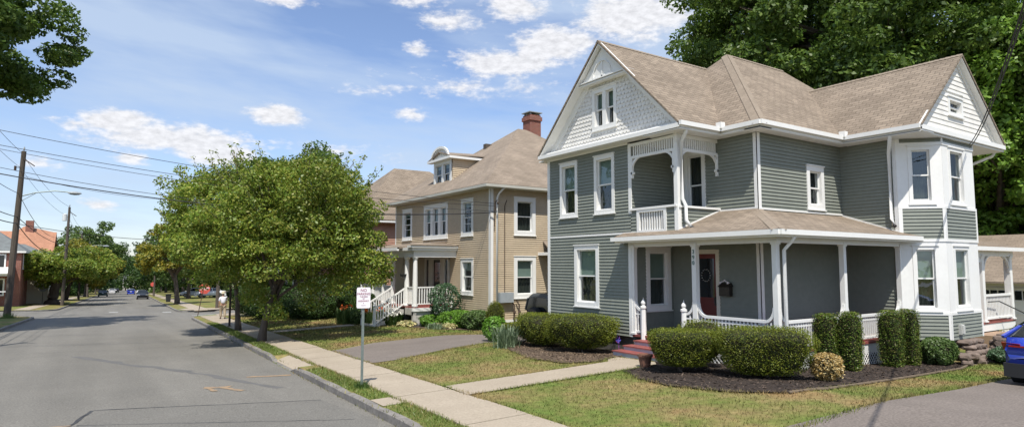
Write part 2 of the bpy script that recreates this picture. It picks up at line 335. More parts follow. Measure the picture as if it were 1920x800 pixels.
    def _build(s, name, m, parent=None, smooth=False, label=None):
        me = bpy.data.meshes.new(name); o = bpy.data.objects.new(name, me); col.objects.link(o)
        org = V(0, 0, 0)
        if parent is not None:
            o.parent = parent; r = parent
            while r.parent: r = r.parent
            if r.get('_w'): org = r.location
        me.from_pydata([tuple(V(*p) - org) for p in s.v], [], s.f); me.materials.append(m)
        uv = me.uv_layers.new(name='UVMap')
        for p in me.polygons:
            n = p.normal; t = V(-n.y, n.x, 0)
            t = V(1, 0, 0) if t.length < .05 else t.normalized(); b = n.cross(t)
            for li in p.loop_indices:
                c = me.vertices[me.loops[li].vertex_index].co + org; uv.data[li].uv = (c.dot(t), c.dot(b))
        if smooth: me.shade_smooth()
        if label: o['label'] = label
        return o
def thing(name, label, cat, loc=(0, 0, 0), group=None, world=True):
    o = bpy.data.objects.new(name, None); col.objects.link(o); o.location = loc; o.empty_display_size = .3
    o['label'] = label; o['category'] = cat
    if group: o['group'] = group
    if world: o['_w'] = 1
    return o
def tag(o, label, cat, group=None):
    o['label'] = label; o['category'] = cat
    if group: o['group'] = group
    return o
def copy_tree(o, parent=None):
    c = o.copy(); col.objects.link(c)
    if parent is not None: c.parent = parent
    for ch in list(o.children): copy_tree(ch, c)
    return c
def structure(o, kind='structure'): o['kind'] = kind; return o

# ------------------------------------------------------------------ terrain
SU = R_(2.2); DX, DY = math.sin(SU), math.cos(SU)
def W(u, v): return (u * DX + v * DY, u * DY - v * DX)
def UV(x, y): return (x * DX + y * DY, x * DY - y * DX)
def cz(u, v):
    if v < -6: return .12 + min(.03 * (-6 - v), 1.2)
    if v < 4.1: return 0.
    if v < 11: return .15 + .03 * (v - 4.2)
    if v < 19: return .354 - .044 * (v - 11)
    return 0.
def gz(x, y):
    u, v = UV(x, y); return -.027 * u + cz(u, v)
def grid(name, m, vs, us_of_v, height, solid=0):
    """drape: list of v lines, each with its own list of u stations"""
    b = B(); idx = []
    for v in vs:
        row = []
        for u in us_of_v(v):
            x, y = W(u, v); row.append(len(b.v)); b.v.append((x, y, height(u, v)))
        idx.append(row)
    for a in range(len(vs) - 1):
        for k in range(len(idx[a]) - 1): b.f.append((idx[a][k], idx[a + 1][k], idx[a + 1][k + 1], idx[a][k + 1]))
    return structure(b.build(name, m))
lin = lambda a, b, n: [a + (b - a) * i / n for i in range(n + 1)]
# wide base ground under everything
grid('ground', grass_g, [-1500, -400, -120, -30, -6.3, 4.3, 30, 60, 120, 400, 1500], lambda v: [-60, 0, 60, 150, 400, 900, 1600], lambda u, v: -.027 * u - .12)
# raised lawn blocks between kerb and yards; corner radii at the side streets
def corner(v, v0, r, u, sgn):
    d = abs(v - v0)
    return u - sgn * (r - math.sqrt(max(0, r * r - (r - min(d, r)) ** 2)))
fine_v = [4.22, 4.4, 4.7, 5.2, 5.9, 6.6, 7.6, 9, 11, 13, 15, 17, 19, 22, 30, 45, 70]
H0 = lambda u, v: -.027 * u + cz(u, v)
grid('lawn', grass_g, sorted(fine_v + [4.74, 4.76]), lambda v: lin(-12, 0, 4) + lin(1, 30, 145) + lin(30.5, corner(v, 4.22, 3, 53.6, 1), 20), lambda u, v: H0(u, v) - (.16 if 18.5 < u < 21.5 and v < 4.75 else 0))
grid('lawn', grass_g, fine_v, lambda v: lin(corner(v, 4.22, 5.5, 61.6, -1), 330, 40), H0)
lv = [-6.1, -6.4, -7, -8, -9.5, -12, -20, -40, -80]
grid('lawn', grass_g, lv, lambda v: lin(-12, corner(v, -6.1, 4, 65, 1), 30), H0)
grid('lawn', grass_g, lv, lambda v: lin(corner(v, -6.1, 4, 78, -1), 330, 40), H0)
# street and side streets
grid('street', asphalt, lin(-6.12, 4.24, 8), lambda v: lin(-15, 700, 90), lambda u, v: -.027 * u + .004)
grid('side_street', asphalt, lin(4.24, 70, 12), lambda v: lin(50.2, 67.5, 6) if v < 11 else lin(53.4, 61.8, 6), lambda u, v: -.027 * u + .0 + max(0, .02 * (v - 4.24)) - (.0 if v < 8 else .0))
grid('side_street', asphalt, lin(-6.12, -80, 8), lambda v: lin(61, 82, 6), lambda u, v: -.027 * u - .002 + min(.03 * (-6 - v), 1.2) * (1 if v < -6.2 else 0))
# kerbs: real steps with a slightly uneven top
def kerb(name, path, w=.15, side=1, low=None):
    b = B(); n = len(path)
    for i in range(n):
        u, v = path[i]; a = path[max(i - 1, 0)]; c = path[min(i + 1, n - 1)]
        du, dv = c[0] - a[0], c[1] - a[1]; l = math.hypot(du, dv); nu, nv = -dv / l * side, du / l * side
        zt = -.027 * u + (.155 + .006 * math.sin(u * 3.1)); zb = -.027 * u - .05
        if low and low[0] - .4 < u < low[1] + .4: zt = -.027 * u + .15 * min(1, max(0, max(low[0] - u, u - low[1]) / .4)) + .025
        x0, y0 = W(u, v); x1, y1 = W(u + nu * w, v + nv * w)
        b.v += [(x0, y0, zb), (x0, y0, zt - .02), (x0 + (x1 - x0) * .15, y0 + (y1 - y0) * .15, zt), (x1, y1, zt), (x1, y1, zb)]
    for i in range(n - 1):
        for k in range(4): b.f.append((5 * i + k, 5 * i + k + 1, 5 * i + 5 + k + 1, 5 * i + 5 + k))
    return structure(b.build(name, kerbm))
arc = lambda cu, cv, r, a0, a1: [(cu + r * math.cos(a), cv + r * math.sin(a)) for a in lin(a0, a1, 8)]
kerb('kerb', [(u, 4.1) for u in lin(-12, 50.6, 130)] + arc(50.6, 7.1, 3, -math.pi / 2, 0)[1:] + [(53.6, v) for v in lin(8, 60, 12)], low=(18.6, 21.4))
kerb('kerb', [(61.6, v) for v in lin(60, 9.6, 12)] + arc(67.1, 9.6, 5.5, math.pi, math.pi * 1.5)[1:] + [(u, 4.1) for u in lin(68, 330, 60)])
kerb('kerb', [(u, -5.95) for u in lin(-12, 61, 60)] + arc(61, -9.95, 4, math.pi / 2, 0)[1:] + [(65, v) for v in lin(-11, -70, 8)], side=-1)
kerb('kerb', [(78, v) for v in lin(-70, -10, 8)] + arc(82, -9.95, 4, math.pi, math.pi / 2)[1:] + [(u, -5.95) for u in lin(83, 330, 60)], side=-1)
def patch(name, m, uv, dz=.012, cuts=5, xy=False, kind='structure', hf=None):
    """flat shape draped on the terrain"""
    bm = bmesh.new(); vs = [bm.verts.new((*(p if xy else W(*p)), 0)) for p in uv]; bm.faces.new(vs)
    bmesh.ops.triangulate(bm, faces=bm.faces[:])
    for _ in range(20):
        e = [e for e in bm.edges if e.calc_length() > .8]
        if not e or len(bm.verts) > 6000: break
        bmesh.ops.subdivide_edges(bm, edges=e, cuts=1); bmesh.ops.triangulate(bm, faces=bm.faces[:])
    for v in bm.verts: v.co.z = (gz(v.co.x, v.co.y) if hf is None else hf(v.co.x, v.co.y)) + dz
    me = bpy.data.meshes.new(name); bm.normal_update()
    for f in bm.faces:
        if f.normal.z < 0: f.normal_flip()
    bm.to_mesh(me); bm.free(); me.materials.append(m); o = bpy.data.objects.new(name, me); col.objects.link(o)
    o['kind'] = kind; return o
# sidewalk slabs: one sheet of separate squares with dark joints between
def slabs(name, m, v0, v1, u0, u1, step, dz=.02, gap=.014):
    b = B(); u = u0; k = 0
    while u < u1 - .05:
        e = min(u + step, u1); rnd = random.uniform(-.006, .008)
        c = [(u + gap, v0), (e - gap, v0), (e - gap, v1), (u + gap, v1)]
        top = [(*W(*q), -.027 * q[0] + cz(*q) + dz + rnd) for q in c]
        b.hexa([(x, y, z - .06) for x, y, z in top] + top); u = e; k += 1
    return structure(b.build(name, m))
slabs('sidewalk', concrete, 4.72, 5.96, -6, 51.5, 1.52)
slabs('sidewalk', concrete, 5.3, 6.6, 62.5, 200, 1.52)
slabs('sidewalk', concrete, -9.2, -7.9, 0, 64, 1.5)
slabs('sidewalk', concrete, -9.4, -8.1, 79, 200, 1.5)
patch('sidewalk', concrete, [(50, 5.9), (53.2, 5.9), (53.2, 7.4), (50, 7.4)], .016)
patch('sidewalk', concrete, [(62.2, 6.6), (64, 4.9), (69, 4.35), (69, 5.3), (62.5, 9)], .016)
patch('driveway_apron', concrete, [(18.35, 4.2), (21.65, 4.2), (21.75, 4.45), (21.8, 4.73), (18.2, 4.73), (18.25, 4.45)], 0, hf=lambda x, y: -.027 * UV(x, y)[0] + .03 + (UV(x, y)[1] - 4.2) * .27)
patch('sidewalk', concrete, [(11.6, 4.25), (12.35, 4.25), (12.35, 4.74), (11.6, 4.74)], .012)
path_w = patch('front_walk', concrete, [(6.38, 11.16), (8.9, 11.1), (11.2, 11.08), (12.15, 11.3), (12.15, 12.95), (11.6, 12.75), (11.2, 12.32), (8.9, 12.33), (6.5, 12.38)], .024, xy=True)
patch('front_walk', concrete, [(5.98, 31.8), (5.98, 30.7), (8.5, 30.7), (11.2, 30.9), (11.2, 31.9), (8.5, 31.8)][::-1], .02, xy=True)
patch('driveway', asphalt_d, [(6.55, 17.2), (7.47, 17.25), (9.98, 18.45), (11.58, 18.75), (14, 18.8), (32, 18.8), (32, 22.2), (14, 22.2), (10.93, 22.37), (8.7, 22.24), (7.3, 21.35), (6.78, 21.2)], .014, xy=True)
patch('driveway', asphalt_d, [(5.96 + .25, 5.4), (8.71, 5.64), (11.14, 5.53), (14.4, 5.6), (16.8, 5.8), (30, 6.2), (30, -3), (5.9, -3)], .014, xy=True)
patch('driveway_apron', asphalt_d, [(-3, 4.2), (5.3, 4.2), (5.3, 4.72), (-3, 4.72)], .01)
# seams, wear and marks on the street
hs = lambda x, y: -.027 * UV(x, y)[0] + .004
def seam(pts, w, m, name='tar_seam', dz=.005):
    L = []; Rr = []
    for i, p in enumerate(pts):
        a = pts[max(i - 1, 0)]; c = pts[min(i + 1, len(pts) - 1)]; d = V(c[0] - a[0], c[1] - a[1], 0).normalized(); n = V(-d.y, d.x, 0)
        q = w * random.uniform(.6, 1.3) / 2; L.append((p[0] + n.x * q, p[1] + n.y * q)); Rr.append((p[0] - n.x * q, p[1] - n.y * q))
    return patch(name, m, L + Rr[::-1], dz, xy=True, hf=hs)
wob = lambda a, b, n, s: [(a[0] + (b[0] - a[0]) * t + random.uniform(-s, s), a[1] + (b[1] - a[1]) * t + random.uniform(-s, s)) for t in lin(0, 1, n)]
seam(wob((.15, 15.4), (4.2, 13.65), 14, .02), .05, tar)
seam(wob((.12, 15.4), (-.3, 13.6), 6, .02), .07, tar)
seam(wob((-.1, 13.95), (4.1, 11.35), 12, .02), .035, tar)
patch('street_patch', mat('patch_asphalt', (.136, .129, .115), .88, (.172, .163, .144), .6, 8, 1.2, fine=(34, .30), bump=.25, bscale=70), [(.12, 15.38), (4.2, 13.66), (4.43, 11.0), (3.6, 9), (-.6, 10)], .0035, xy=True, hf=hs)
seam(wob((-1.2, 14.2), (-.2, 14.0), 6, .03), .10, orangepaint, 'paint_mark', .0075)
seam(wob((2.35, 17.0), (2.95, 16.75), 7, .06), .26, orangepaint, 'paint_mark', .007)
seam(wob((2.75, 16.75), (3.05, 15.95), 6, .05), .17, orangepaint, 'paint_mark', .0085)
seam(wob((2.4, 16.9), (2.5, 16.3), 5, .04), .12, orangepaint, 'paint_mark', .0100)
seam(wob((3.55, 18.2), (4.6, 17.85), 6, .04), .24, orangepaint, 'paint_mark', .007)
stain = mat('faint_stain', (.110, .107, .103), .9, (.138, .134, .129), 2, 5, 1.)
seam(wob((-.5, 27.5), (2.4, 20.5), 12, .10), .30, stain, 'tyre_mark', .002)
seam(wob((2.4, 20.5), (3.9, 15.8), 10, .07), .22, stain, 'tyre_mark', .002)
# fine meandering cracks
for a_, b_, w_ in (((-2.6, 30), (4.6, 28.6), .02), ((-3, 40), (4.9, 38.5), .025)):
    seam(wob(a_, b_, 26, .06), w_, tar, 'tar_seam', .003)
for q in ((70.2, -.9), (66, 3.3), (98, -.9), (120, -.8)):
    patch('worn_lane_mark', yellowline, [(q[0] - .8, q[1] - .35), (q[0] + .8, q[1] - .35), (q[0] + .8, q[1] + .35), (q[0] - .8, q[1] + .35)], .006, hf=hs)
ss = lambda x, y: -.027 * UV(x, y)[0] + max(0, .02 * (UV(x, y)[1] - 4.24))
patch('stop_line', yellowline, [(56.4, 4.6), (57.1, 4.6), (57.1, 9.2), (56.4, 9.2)], .012, hf=ss)
patch('stop_line', yellowline, [(59.3, 7.0), (59.7, 7.0), (59.7, 9.5), (59.3, 9.5)], .012, hf=ss)
def rough(poly, step=.22, amp=.035):
    o = []
    for p, q in zip(poly, poly[1:] + poly[:1]):
        n = max(1, int(math.dist(p, q) / step))
        for i in range(n): o.append((p[0] + (q[0] - p[0]) * i / n + random.uniform(-amp, amp), p[1] + (q[1] - p[1]) * i / n + random.uniform(-amp, amp)))
    return o
BED = [(10.46, 10.96), (9.95, 10.0), (9.82, 8.9), (10.1, 7.8), (10.78, 6.96), (11.8, 6.78), (12.92, 6.85), (15.5, 7.0), (18.9, 7.3), (20.3, 7.6), (20.4, 8.2), (19.5, 9.1), (13.6, 9.1), (13.4, 11.6), (12.2, 11.6), (12.1, 11.05)]
patch('flower_bed', soil, rough(BED), .03, xy=True)
BED2 = [(10.67, 15.99), (10.15, 14.3), (10.3, 12.9), (11.1, 12.5), (12.1, 12.95), (13.4, 13.3), (13.5, 18), (12.6, 18.6), (11.5, 17.8)]
patch('flower_bed', soil_b, rough(BED2), .03, xy=True)
BED3 = [(12.5, 27.6), (13.2, 25.6), (14.8, 24.5), (16, 24.4), (18, 24.5), (15.4, 28), (13.2, 28.4)]
patch('flower_bed', soil_b, BED3, .03, xy=True)
# stone edging of the front bed
eb = B()
for a, c in zip(BED[4:9], BED[5:10]):
    n = max(2, int(math.dist(a, c) / .3))
    for i in range(n):
        t0, t1 = i / n, (i + .93) / n; p = [a[0] + (c[0] - a[0]) * t0, a[1] + (c[1] - a[1]) * t0]; q = [a[0] + (c[0] - a[0]) * t1, a[1] + (c[1] - a[1]) * t1]
        eb.beam((p[0], p[1], gz(*p) + .035), (q[0], q[1], gz(*q) + .030), .045, .03)
tag(eb.build('edging', mat('edging_stone', (.22, .17, .12), .9, (.18, .14, .10), 5)), 'low tan edging strip between dark mulch and lawn', 'edging')

def inside(px, py, poly):
    r = np.zeros(px.shape, bool); n = len(poly)
    for i in range(n):
        x0, y0 = poly[i]; x1, y1 = poly[(i + 1) % n]
        c = ((y0 > py) != (y1 > py)) & (px < (x1 - x0) * (py - y0) / (y1 - y0 + 1e-12) + x0); r ^= c
    return r
def npz(x, y):
    u = x * DX + y * DY; v = x * DY - y * DX
    c = np.where(v < 4.1, 0, np.where(v < 11, .15 + .03 * (v - 4.2), np.where(v < 19, .354 - .044 * (v - 11), 0)))
    return -.027 * u + c
def numesh(name, co, nper, m, parent=None):
    """co: (N, nper, 3) separate polygons"""
    n = co.shape[0]; me = bpy.data.meshes.new(name); me.vertices.add(n * nper); me.vertices.foreach_set('co', co.astype(np.float32).ravel())
    me.loops.add(n * nper); me.loops.foreach_set('vertex_index', np.arange(n * nper, dtype=np.int32))
    me.polygons.add(n); me.polygons.foreach_set('loop_start', np.arange(0, n * nper, nper, dtype=np.int32)); me.update(calc_edges=True)
    me.materials.append(m); o = bpy.data.objects.new(name, me); col.objects.link(o)
    if parent is not None: o.parent = parent
    return o
rng = np.random.default_rng(11)
def blades(name, polys, holes, dens, hgt, m, wid=.009):
    P = []
    for poly in polys:
        xs = [p[0] for p in poly]; ys = [p[1] for p in poly]; A = (max(xs) - min(xs)) * (max(ys) - min(ys))
        x = rng.uniform(min(xs), max(xs), int(A * dens)); y = rng.uniform(min(ys), max(ys), int(A * dens))
        k = inside(x, y, poly)
        for h in holes: k &= ~inside(x, y, h)
        P.append(np.stack([x[k], y[k]], 1))
    P = np.concatenate(P); n = len(P); z = npz(P[:, 0], P[:, 1])
    dist = np.hypot(P[:, 0], P[:, 1]); a = rng.uniform(0, 2 * math.pi, n); w = wid * rng.uniform(.6, 1.4, n) * np.clip(dist / 14, .8, 3)
    h = hgt * rng.uniform(.4, 1.3, n); lx = rng.normal(0, .5, n) * h; ly = rng.normal(0, .5, n) * h
    co = np.zeros((n, 3, 3)); dx = np.cos(a) * w; dy = np.sin(a) * w
    co[:, 0] = np.stack([P[:, 0] - dx, P[:, 1] - dy, z - .003], 1); co[:, 1] = np.stack([P[:, 0] + dx, P[:, 1] + dy, z - .003], 1); co[:, 2] = np.stack([P[:, 0] + lx, P[:, 1] + ly, z + h], 1)
    return structure(numesh(name, co, 3, m), 'stuff')
uvp = lambda L: [W(*q) for q in L]
walkp = [(6.3, 11.16), (12.15, 11.1), (12.15, 12.4), (6.4, 12.38)]; drvp = [(6.4, 17.2), (7.47, 17.25), (9.98, 18.45), (14, 18.8), (14, 22.2), (10.9, 22.37), (8.7, 22.24), (6.5, 21.2)]
blades('grass', [uvp([(1, 5.97), (24, 5.97), (24, 14), (1, 14)]), [(14, 5.5), (22, 5.8), (22, 7.6), (14, 7.1)]], [walkp, drvp, BED, BED2, [(5, 5.4), (8.71, 5.64), (11.14, 5.53), (14.4, 5.6), (16.8, 5.8), (30, 6.2), (30, -3), (5, -3)]], 420, .042, grass_b)
blades('grass', [uvp([(5.3, 4.25), (11.6, 4.25), (11.6, 4.74), (5.3, 4.74)]), uvp([(12.35, 4.25), (17.7, 4.25), (17.7, 4.74), (12.35, 4.74)]), uvp([(21.8, 4.25), (42, 4.25), (42, 4.74), (21.8, 4.74)])], [], 1100, .065, grass_v)
blades('grass', [uvp([(24, 5.97), (46, 5.97), (46, 16), (24, 16)])], [BED3, [(5.9, 30.6), (11.3, 30.8), (11.3, 32), (5.9, 31.9)]], 90, .06, grass_b, .014)
# ragged grass along kerb and sidewalk joints
def tufts(u0, u1, v, n, s):
    u = rng.uniform(u0, u1, n); vv = v + rng.normal(0, s, n); return np.stack([u * DX + vv * DY, u * DY - vv * DX], 1)
def edge_tufts():
    def line_t(a, b, n, s): t = rng.uniform(0, 1, n); return np.stack([a[0] + (b[0] - a[0]) * t + rng.normal(0, s, n), a[1] + (b[1] - a[1]) * t + rng.normal(0, s, n)], 1)
    bedt = [line_t(p, q, int(140 * math.dist(p, q)), .05) for p, q in zip(BED[:6], BED[1:7])] + [line_t(p, q, int(140 * math.dist(p, q)), .05) for p, q in zip(BED2[:4], BED2[1:5])]
    P = np.concatenate(bedt + [line_t((6.5, 11.13), (11.2, 11.05), 900, .03), line_t((6.5, 12.37), (11.2, 12.34), 900, .03), line_t((6.3, 5.42), (11.1, 5.55), 900, .05), line_t((11.1, 5.55), (16.8, 5.82), 900, .05), line_t((7.5, 17.27), (11.5, 18.75), 700, .05), tufts(5, 40, 4.70, 4200, .035), tufts(2, 34, 5.99, 3600, .04), tufts(4, 40, 4.09, 600, .02)]); n = len(P)
    z = npz(P[:, 0], P[:, 1]); h = .05 * rng.uniform(.3, 1.3, n); a = rng.uniform(0, 6.28, n); w = .009
    co = np.zeros((n, 3, 3)); co[:, 0] = np.stack([P[:, 0] - np.cos(a) * w, P[:, 1] - np.sin(a) * w, z - .01], 1); co[:, 1] = np.stack([P[:, 0] + np.cos(a) * w, P[:, 1] + np.sin(a) * w, z - .01], 1)
    co[:, 2] = np.stack([P[:, 0] + rng.normal(0, .03, n), P[:, 1] + rng.normal(0, .03, n), z + h + .02], 1)
    structure(numesh('grass', co, 3, grass_b), 'stuff')
edge_tufts()
def chips(name, poly, m, n, s=.03):
    xs = [p[0] for p in poly]; ys = [p[1] for p in poly]; x = rng.uniform(min(xs), max(xs), n); y = rng.uniform(min(ys), max(ys), n); k = inside(x, y, poly); x, y = x[k], y[k]; n = len(x)
    z = npz(x, y) + .035; a = rng.uniform(0, 6.28, n); l = s * rng.uniform(.4, 1.4, n); w = l * .35; t = rng.normal(0, .3, n) * l
    ca, sa = np.cos(a), np.sin(a); co = np.zeros((n, 4, 3))
    for i, (p, q) in enumerate(((1, 1), (-1, 1), (-1, -1), (1, -1))): co[:, i] = np.stack([x + ca * l * p - sa * w * q, y + sa * l * p + ca * w * q, z + t * p + .3 * w * q], 1)
    structure(numesh(name, co, 4, m), 'stuff')
mulch_c = leaf_mat('mulch_chips', (.03, .022, .017), (.06, .045, .036), (.12, .09, .07), 0)
mulch_d = leaf_mat('mulch_chips_brown', (.07, .05, .035), (.13, .095, .065), (.22, .16, .11), 0)
chips('mulch', BED, mulch_c, 9000); chips('mulch', BED2, mulch_d, 5000)
# ------------------------------------------------------------------ wall frames
class Fr:
    def __init__(s, ox, oy, dx, dy, nx, ny): s.o = (ox, oy); s.d = (dx, dy); s.n = (nx, ny)
    def P(s, a, n, z): return (s.o[0] + s.d[0] * a + s.n[0] * n, s.o[1] + s.d[1] * a + s.n[1] * n, z)
    def box(s, b, a0, a1, n0, n1, z0, z1):
        P = s.P; return b.hexa([P(a0, n0, z0), P(a1, n0, z0), P(a1, n1, z0), P(a0, n1, z0), P(a0, n0, z1), P(a1, n0, z1), P(a1, n1, z1), P(a0, n1, z1)])
def FX(x): return Fr(x, 0, 0, 1, -1, 0)          # faces -X, a = Y
def FY(y): return Fr(0, y, 1, 0, 0, -1)          # faces -Y, a = X
def F2(p, q, out):
    l = math.dist(p, q); return Fr(p[0], p[1], (q[0] - p[0]) / l, (q[1] - p[1]) / l, *out)
EXP = .1016
def clap(b, fr, a0, a1, z0, z1, holes=(), e=EXP, out=.029):
    """clapboard courses as real tilted boards, cut round the openings"""
    n = int(math.ceil((z1 - z0) / e - 1e-6))
    for k in range(n):
        lo = z0 + k * e; hi = min(lo + e, z1); iv = [(a0, a1)]
        for h in holes:
            if min(hi, h[3]) - max(lo, h[2]) > e * .35:
                nv = []
                for s, t in iv:
                    if h[0] >= t or h[1] <= s: nv.append((s, t)); continue
                    if h[0] > s: nv.append((s, h[0]))
                    if h[1] < t: nv.append((h[1], t))
                iv = nv
        for s, t in iv:
            b.quad(fr.P(s, out, lo), fr.P(t, out, lo), fr.P(t, .001, hi), fr.P(s, .001, hi))
            b.quad(fr.P(s, 0, lo), fr.P(t, 0, lo), fr.P(t, out, lo), fr.P(s, out, lo))
def window(house, fr, a0, a1, z0, z1, cas=.12, shade=.5, holes=None, units=1, mull=.1, bars=None, plain=False, proud=.045, trim=None, flat=False):
    """double-hung window: casing, deep reveal, two sashes, panes, shade behind"""
    trim = trim or white
    ia0, ia1, iz0, iz1 = a0 + cas, a1 - cas, z0 + cas, z1 - cas
    if holes is not None: holes.append((ia0 - .03, ia1 + .03, iz0 - .03, iz1 + .03))
    c = B(); g = proud
    fr.box(c, a0, ia0, 0, g, z0, z1); fr.box(c, ia1, a1, 0, g, z0, z1)
    fr.box(c, ia0, ia1, 0, g + .002, iz1, z1); fr.box(c, ia0, ia1, 0, g + .002, z0, iz0)
    for s, t in ((ia0 - .02, ia0), (ia1, ia1 + .02)): fr.box(c, s, t, -.16, .001, iz0, iz1)
    fr.box(c, ia0, ia1, -.16, .001, iz1, iz1 + .02); fr.box(c, ia0, ia1, -.16, .001, iz0 - .02, iz0)
    W_ = (ia1 - ia0 - mull * (units - 1)) / units
    for k in range(1, units): fr.box(c, ia0 + k * W_ + (k - 1) * mull, ia0 + k * (W_ + mull), -.12, g - .01, iz0, iz1)
    w = c.build('window', trim, house)
    s = B(); fr.box(s, a0 - .03, a1 + .03, 0, g + .035, z0 - .035, z0 - .002); fr.box(s, a0 - .02, a1 + .02, 0, g + .03, z1 + .002, z1 + .035); s.build('sill', trim, w)
    sb = B(); pu = B(); pl = B(); bl = B(); dk = B(); mid = (iz0 + iz1) / 2; t = .042
    for k in range(units):
        s0 = ia0 + k * (W_ + mull); s1 = s0 + W_
        for za, zb, n0, n1 in ((mid - t / 2, iz1, -.075, -.045), (iz0, mid + t / 2, -.11, -.08)):
            fr.box(sb, s0, s0 + t, n0, n1, za, zb); fr.box(sb, s1 - t, s1, n0, n1, za, zb)
            fr.box(sb, s0 + t, s1 - t, n0, n1, zb - t, zb); fr.box(sb, s0 + t, s1 - t, n0, n1, za, za + t)
        pu.quad(fr.P(s0 + t, -.06, mid), fr.P(s1 - t, -.06, mid), fr.P(s1 - t, -.06, iz1 - t), fr.P(s0 + t, -.06, iz1 - t))
        pl.quad(fr.P(s0 + t, -.095, iz0 + t), fr.P(s1 - t, -.095, iz0 + t), fr.P(s1 - t, -.095, mid), fr.P(s0 + t, -.095, mid))
        if bars:
            for q in bars:
                zz = iz0 + (iz1 - iz0) * q; fr.box(sb, s0 + t, s1 - t, -.07 if q > .5 else -.105, -.055 if q > .5 else -.09, zz - .012, zz + .012)
        if shade > 0: bl.quad(fr.P(s0, -.15, iz1 - (iz1 - iz0) * shade), fr.P(s1, -.15, iz1 - (iz1 - iz0) * shade), fr.P(s1, -.15, iz1), fr.P(s0, -.15, iz1))
        # near-black pleated panel behind the glass, standing in for the unlit room
        nn = 12; pts = [(s0 - .1 + (s1 - s0 + .2) * i / nn, -.24 + (.02 if i % 2 else -.02)) for i in range(nn + 1)]
        for (p, pn), (q, qn) in zip(pts, pts[1:]): dk.quad(fr.P(p, pn, iz0 - .1), fr.P(q, qn, iz0 - .1), fr.P(q, qn, iz1 + .1), fr.P(p, pn, iz1 + .1))
    sb.build('sash', trim, w); pu.build('pane', glass, w); pl.build('pane', glass, w)
    if shade > 0: bl.build('roller_shade', blind, w)
    dk.build('room_dark', room_dark, w); return w
def gutter(house, pts, top, m=None, w=.11, h=.12, name='gutter'):
    b = B()
    for p, q in zip(pts, pts[1:]): b.beam((*p, top - h / 2), (*q, top - h / 2), w, h)
    return b.build(name, m or white, house)
def fascia(house, pts, z0, z1, w=.03, m=None):
    b = B()
    for p, q in zip(pts, pts[1:]): b.beam((*p, (z0 + z1) / 2), (*q, (z0 + z1) / 2), w, z1 - z0)
    return b.build('fascia', m or white, house)
def pipe(house, pts, r=.042, m=None, name='downspout'):
    return B().tube(pts, r, 8).build(name, m or white, house, smooth=True)
def sweep_rail(b, pts, w=.07, h=.07):
    for p, q in zip(pts, pts[1:]): b.beam(p, q, w, h)
def lattice(b, fr, a0, a1, z0, z1, sp=.125, w=.024):
    for sg in (1, -1):
        c = a0 - (z1 - z0) if sg > 0 else a0
        end = a1 if sg > 0 else a1 + (z1 - z0)
        while c < end:
            # line a = c + sg*(z - z0)
            za, zb = z0, z1
            if sg > 0: za = max(z0, z0 + a0 - c); zb = min(z1, z0 + a1 - c)
            else: za = max(z0, z0 + c - a1); zb = min(z1, z0 + c - a0)
            if zb - za > .03:
                A, C_ = fr.P(c + sg * (za - z0), .01 * sg, za), fr.P(c + sg * (zb - z0), .01 * sg, zb)
                b.beam(A, C_, w, .008, up=(fr.n[0], fr.n[1], 0))
            c += sp
def balusters(b, p, q, z0, z1, sp=.11, w=.032, slope=0):
    l = math.dist(p, q); n = max(1, int(l / sp))
    for i in range(1, n):
        t = i / n; x, y = p[0] + (q[0] - p[0]) * t, p[1] + (q[1] - p[1]) * t; dz = slope * t
        b.box(x - w / 2, x + w / 2, y - w / 2, y + w / 2, z0 + dz, z1 + dz)
def turned(b, x, y, z0, z1, w=.11):   # chamfered square post with cap and base blocks
    b.box(x - w / 2, x + w / 2, y - w / 2, y + w / 2, z0, z1)
    for za, zb, k in ((z0, z0 + .05, .03), (z1 - .1, z1 - .05, .02), (z1 - .05, z1, .04)):
        b.box(x - w / 2 - k, x + w / 2 + k, y - w / 2 - k, y + w / 2 + k, za, zb)

# ------------------------------------------------------------------ the grey-green corner house
XF, YB, XI, YS, XW, YW, YF, YP = 13.5, 11.9, 15.27, 10.58, 19.54, 8.91, 8.06, 8.92
YL, XR, YBK, YI = 17.88, 24.2, 18.0, 13.72
ZB, ZT = .38, 6.2
gh = thing('victorian_house', 'two-storey grey-green clapboard house with white front gable, wraparound porch and corner bay', 'house', (XF, 13.8, 0))
fF, fB, fI, fS, fW = FX(XF), FY(YB), FX(XI), FY(YS), FX(XW)
hF, hI, hS, hYi = [], [], [], []
window(gh, fF, 16.23, 17.17, 4.13, 6.01, .12, .52, hF)
window(gh, fF, 14.42, 15.37, 4.14, 6.01, .12, .52, hF)
window(gh, fF, 15.19, 16.41, 1.16, 3.15, .14, .5, hF)
window(gh, FX(XF - .02), 14.25, 15.40, 6.86, 8.22, .13, .45, units=2, mull=.17, proud=.05)
window(gh, fI, 12.35, 13.16, 3.9, 5.98, .13, 0, hI)                 # balcony door-window
window(gh, FY(YI), 14.06, 15.14, 1.12, 3.05, .15, .5, hYi)
window(gh, fS, 17.62, 18.53, 4.17, 5.48, .15, 0, hS)
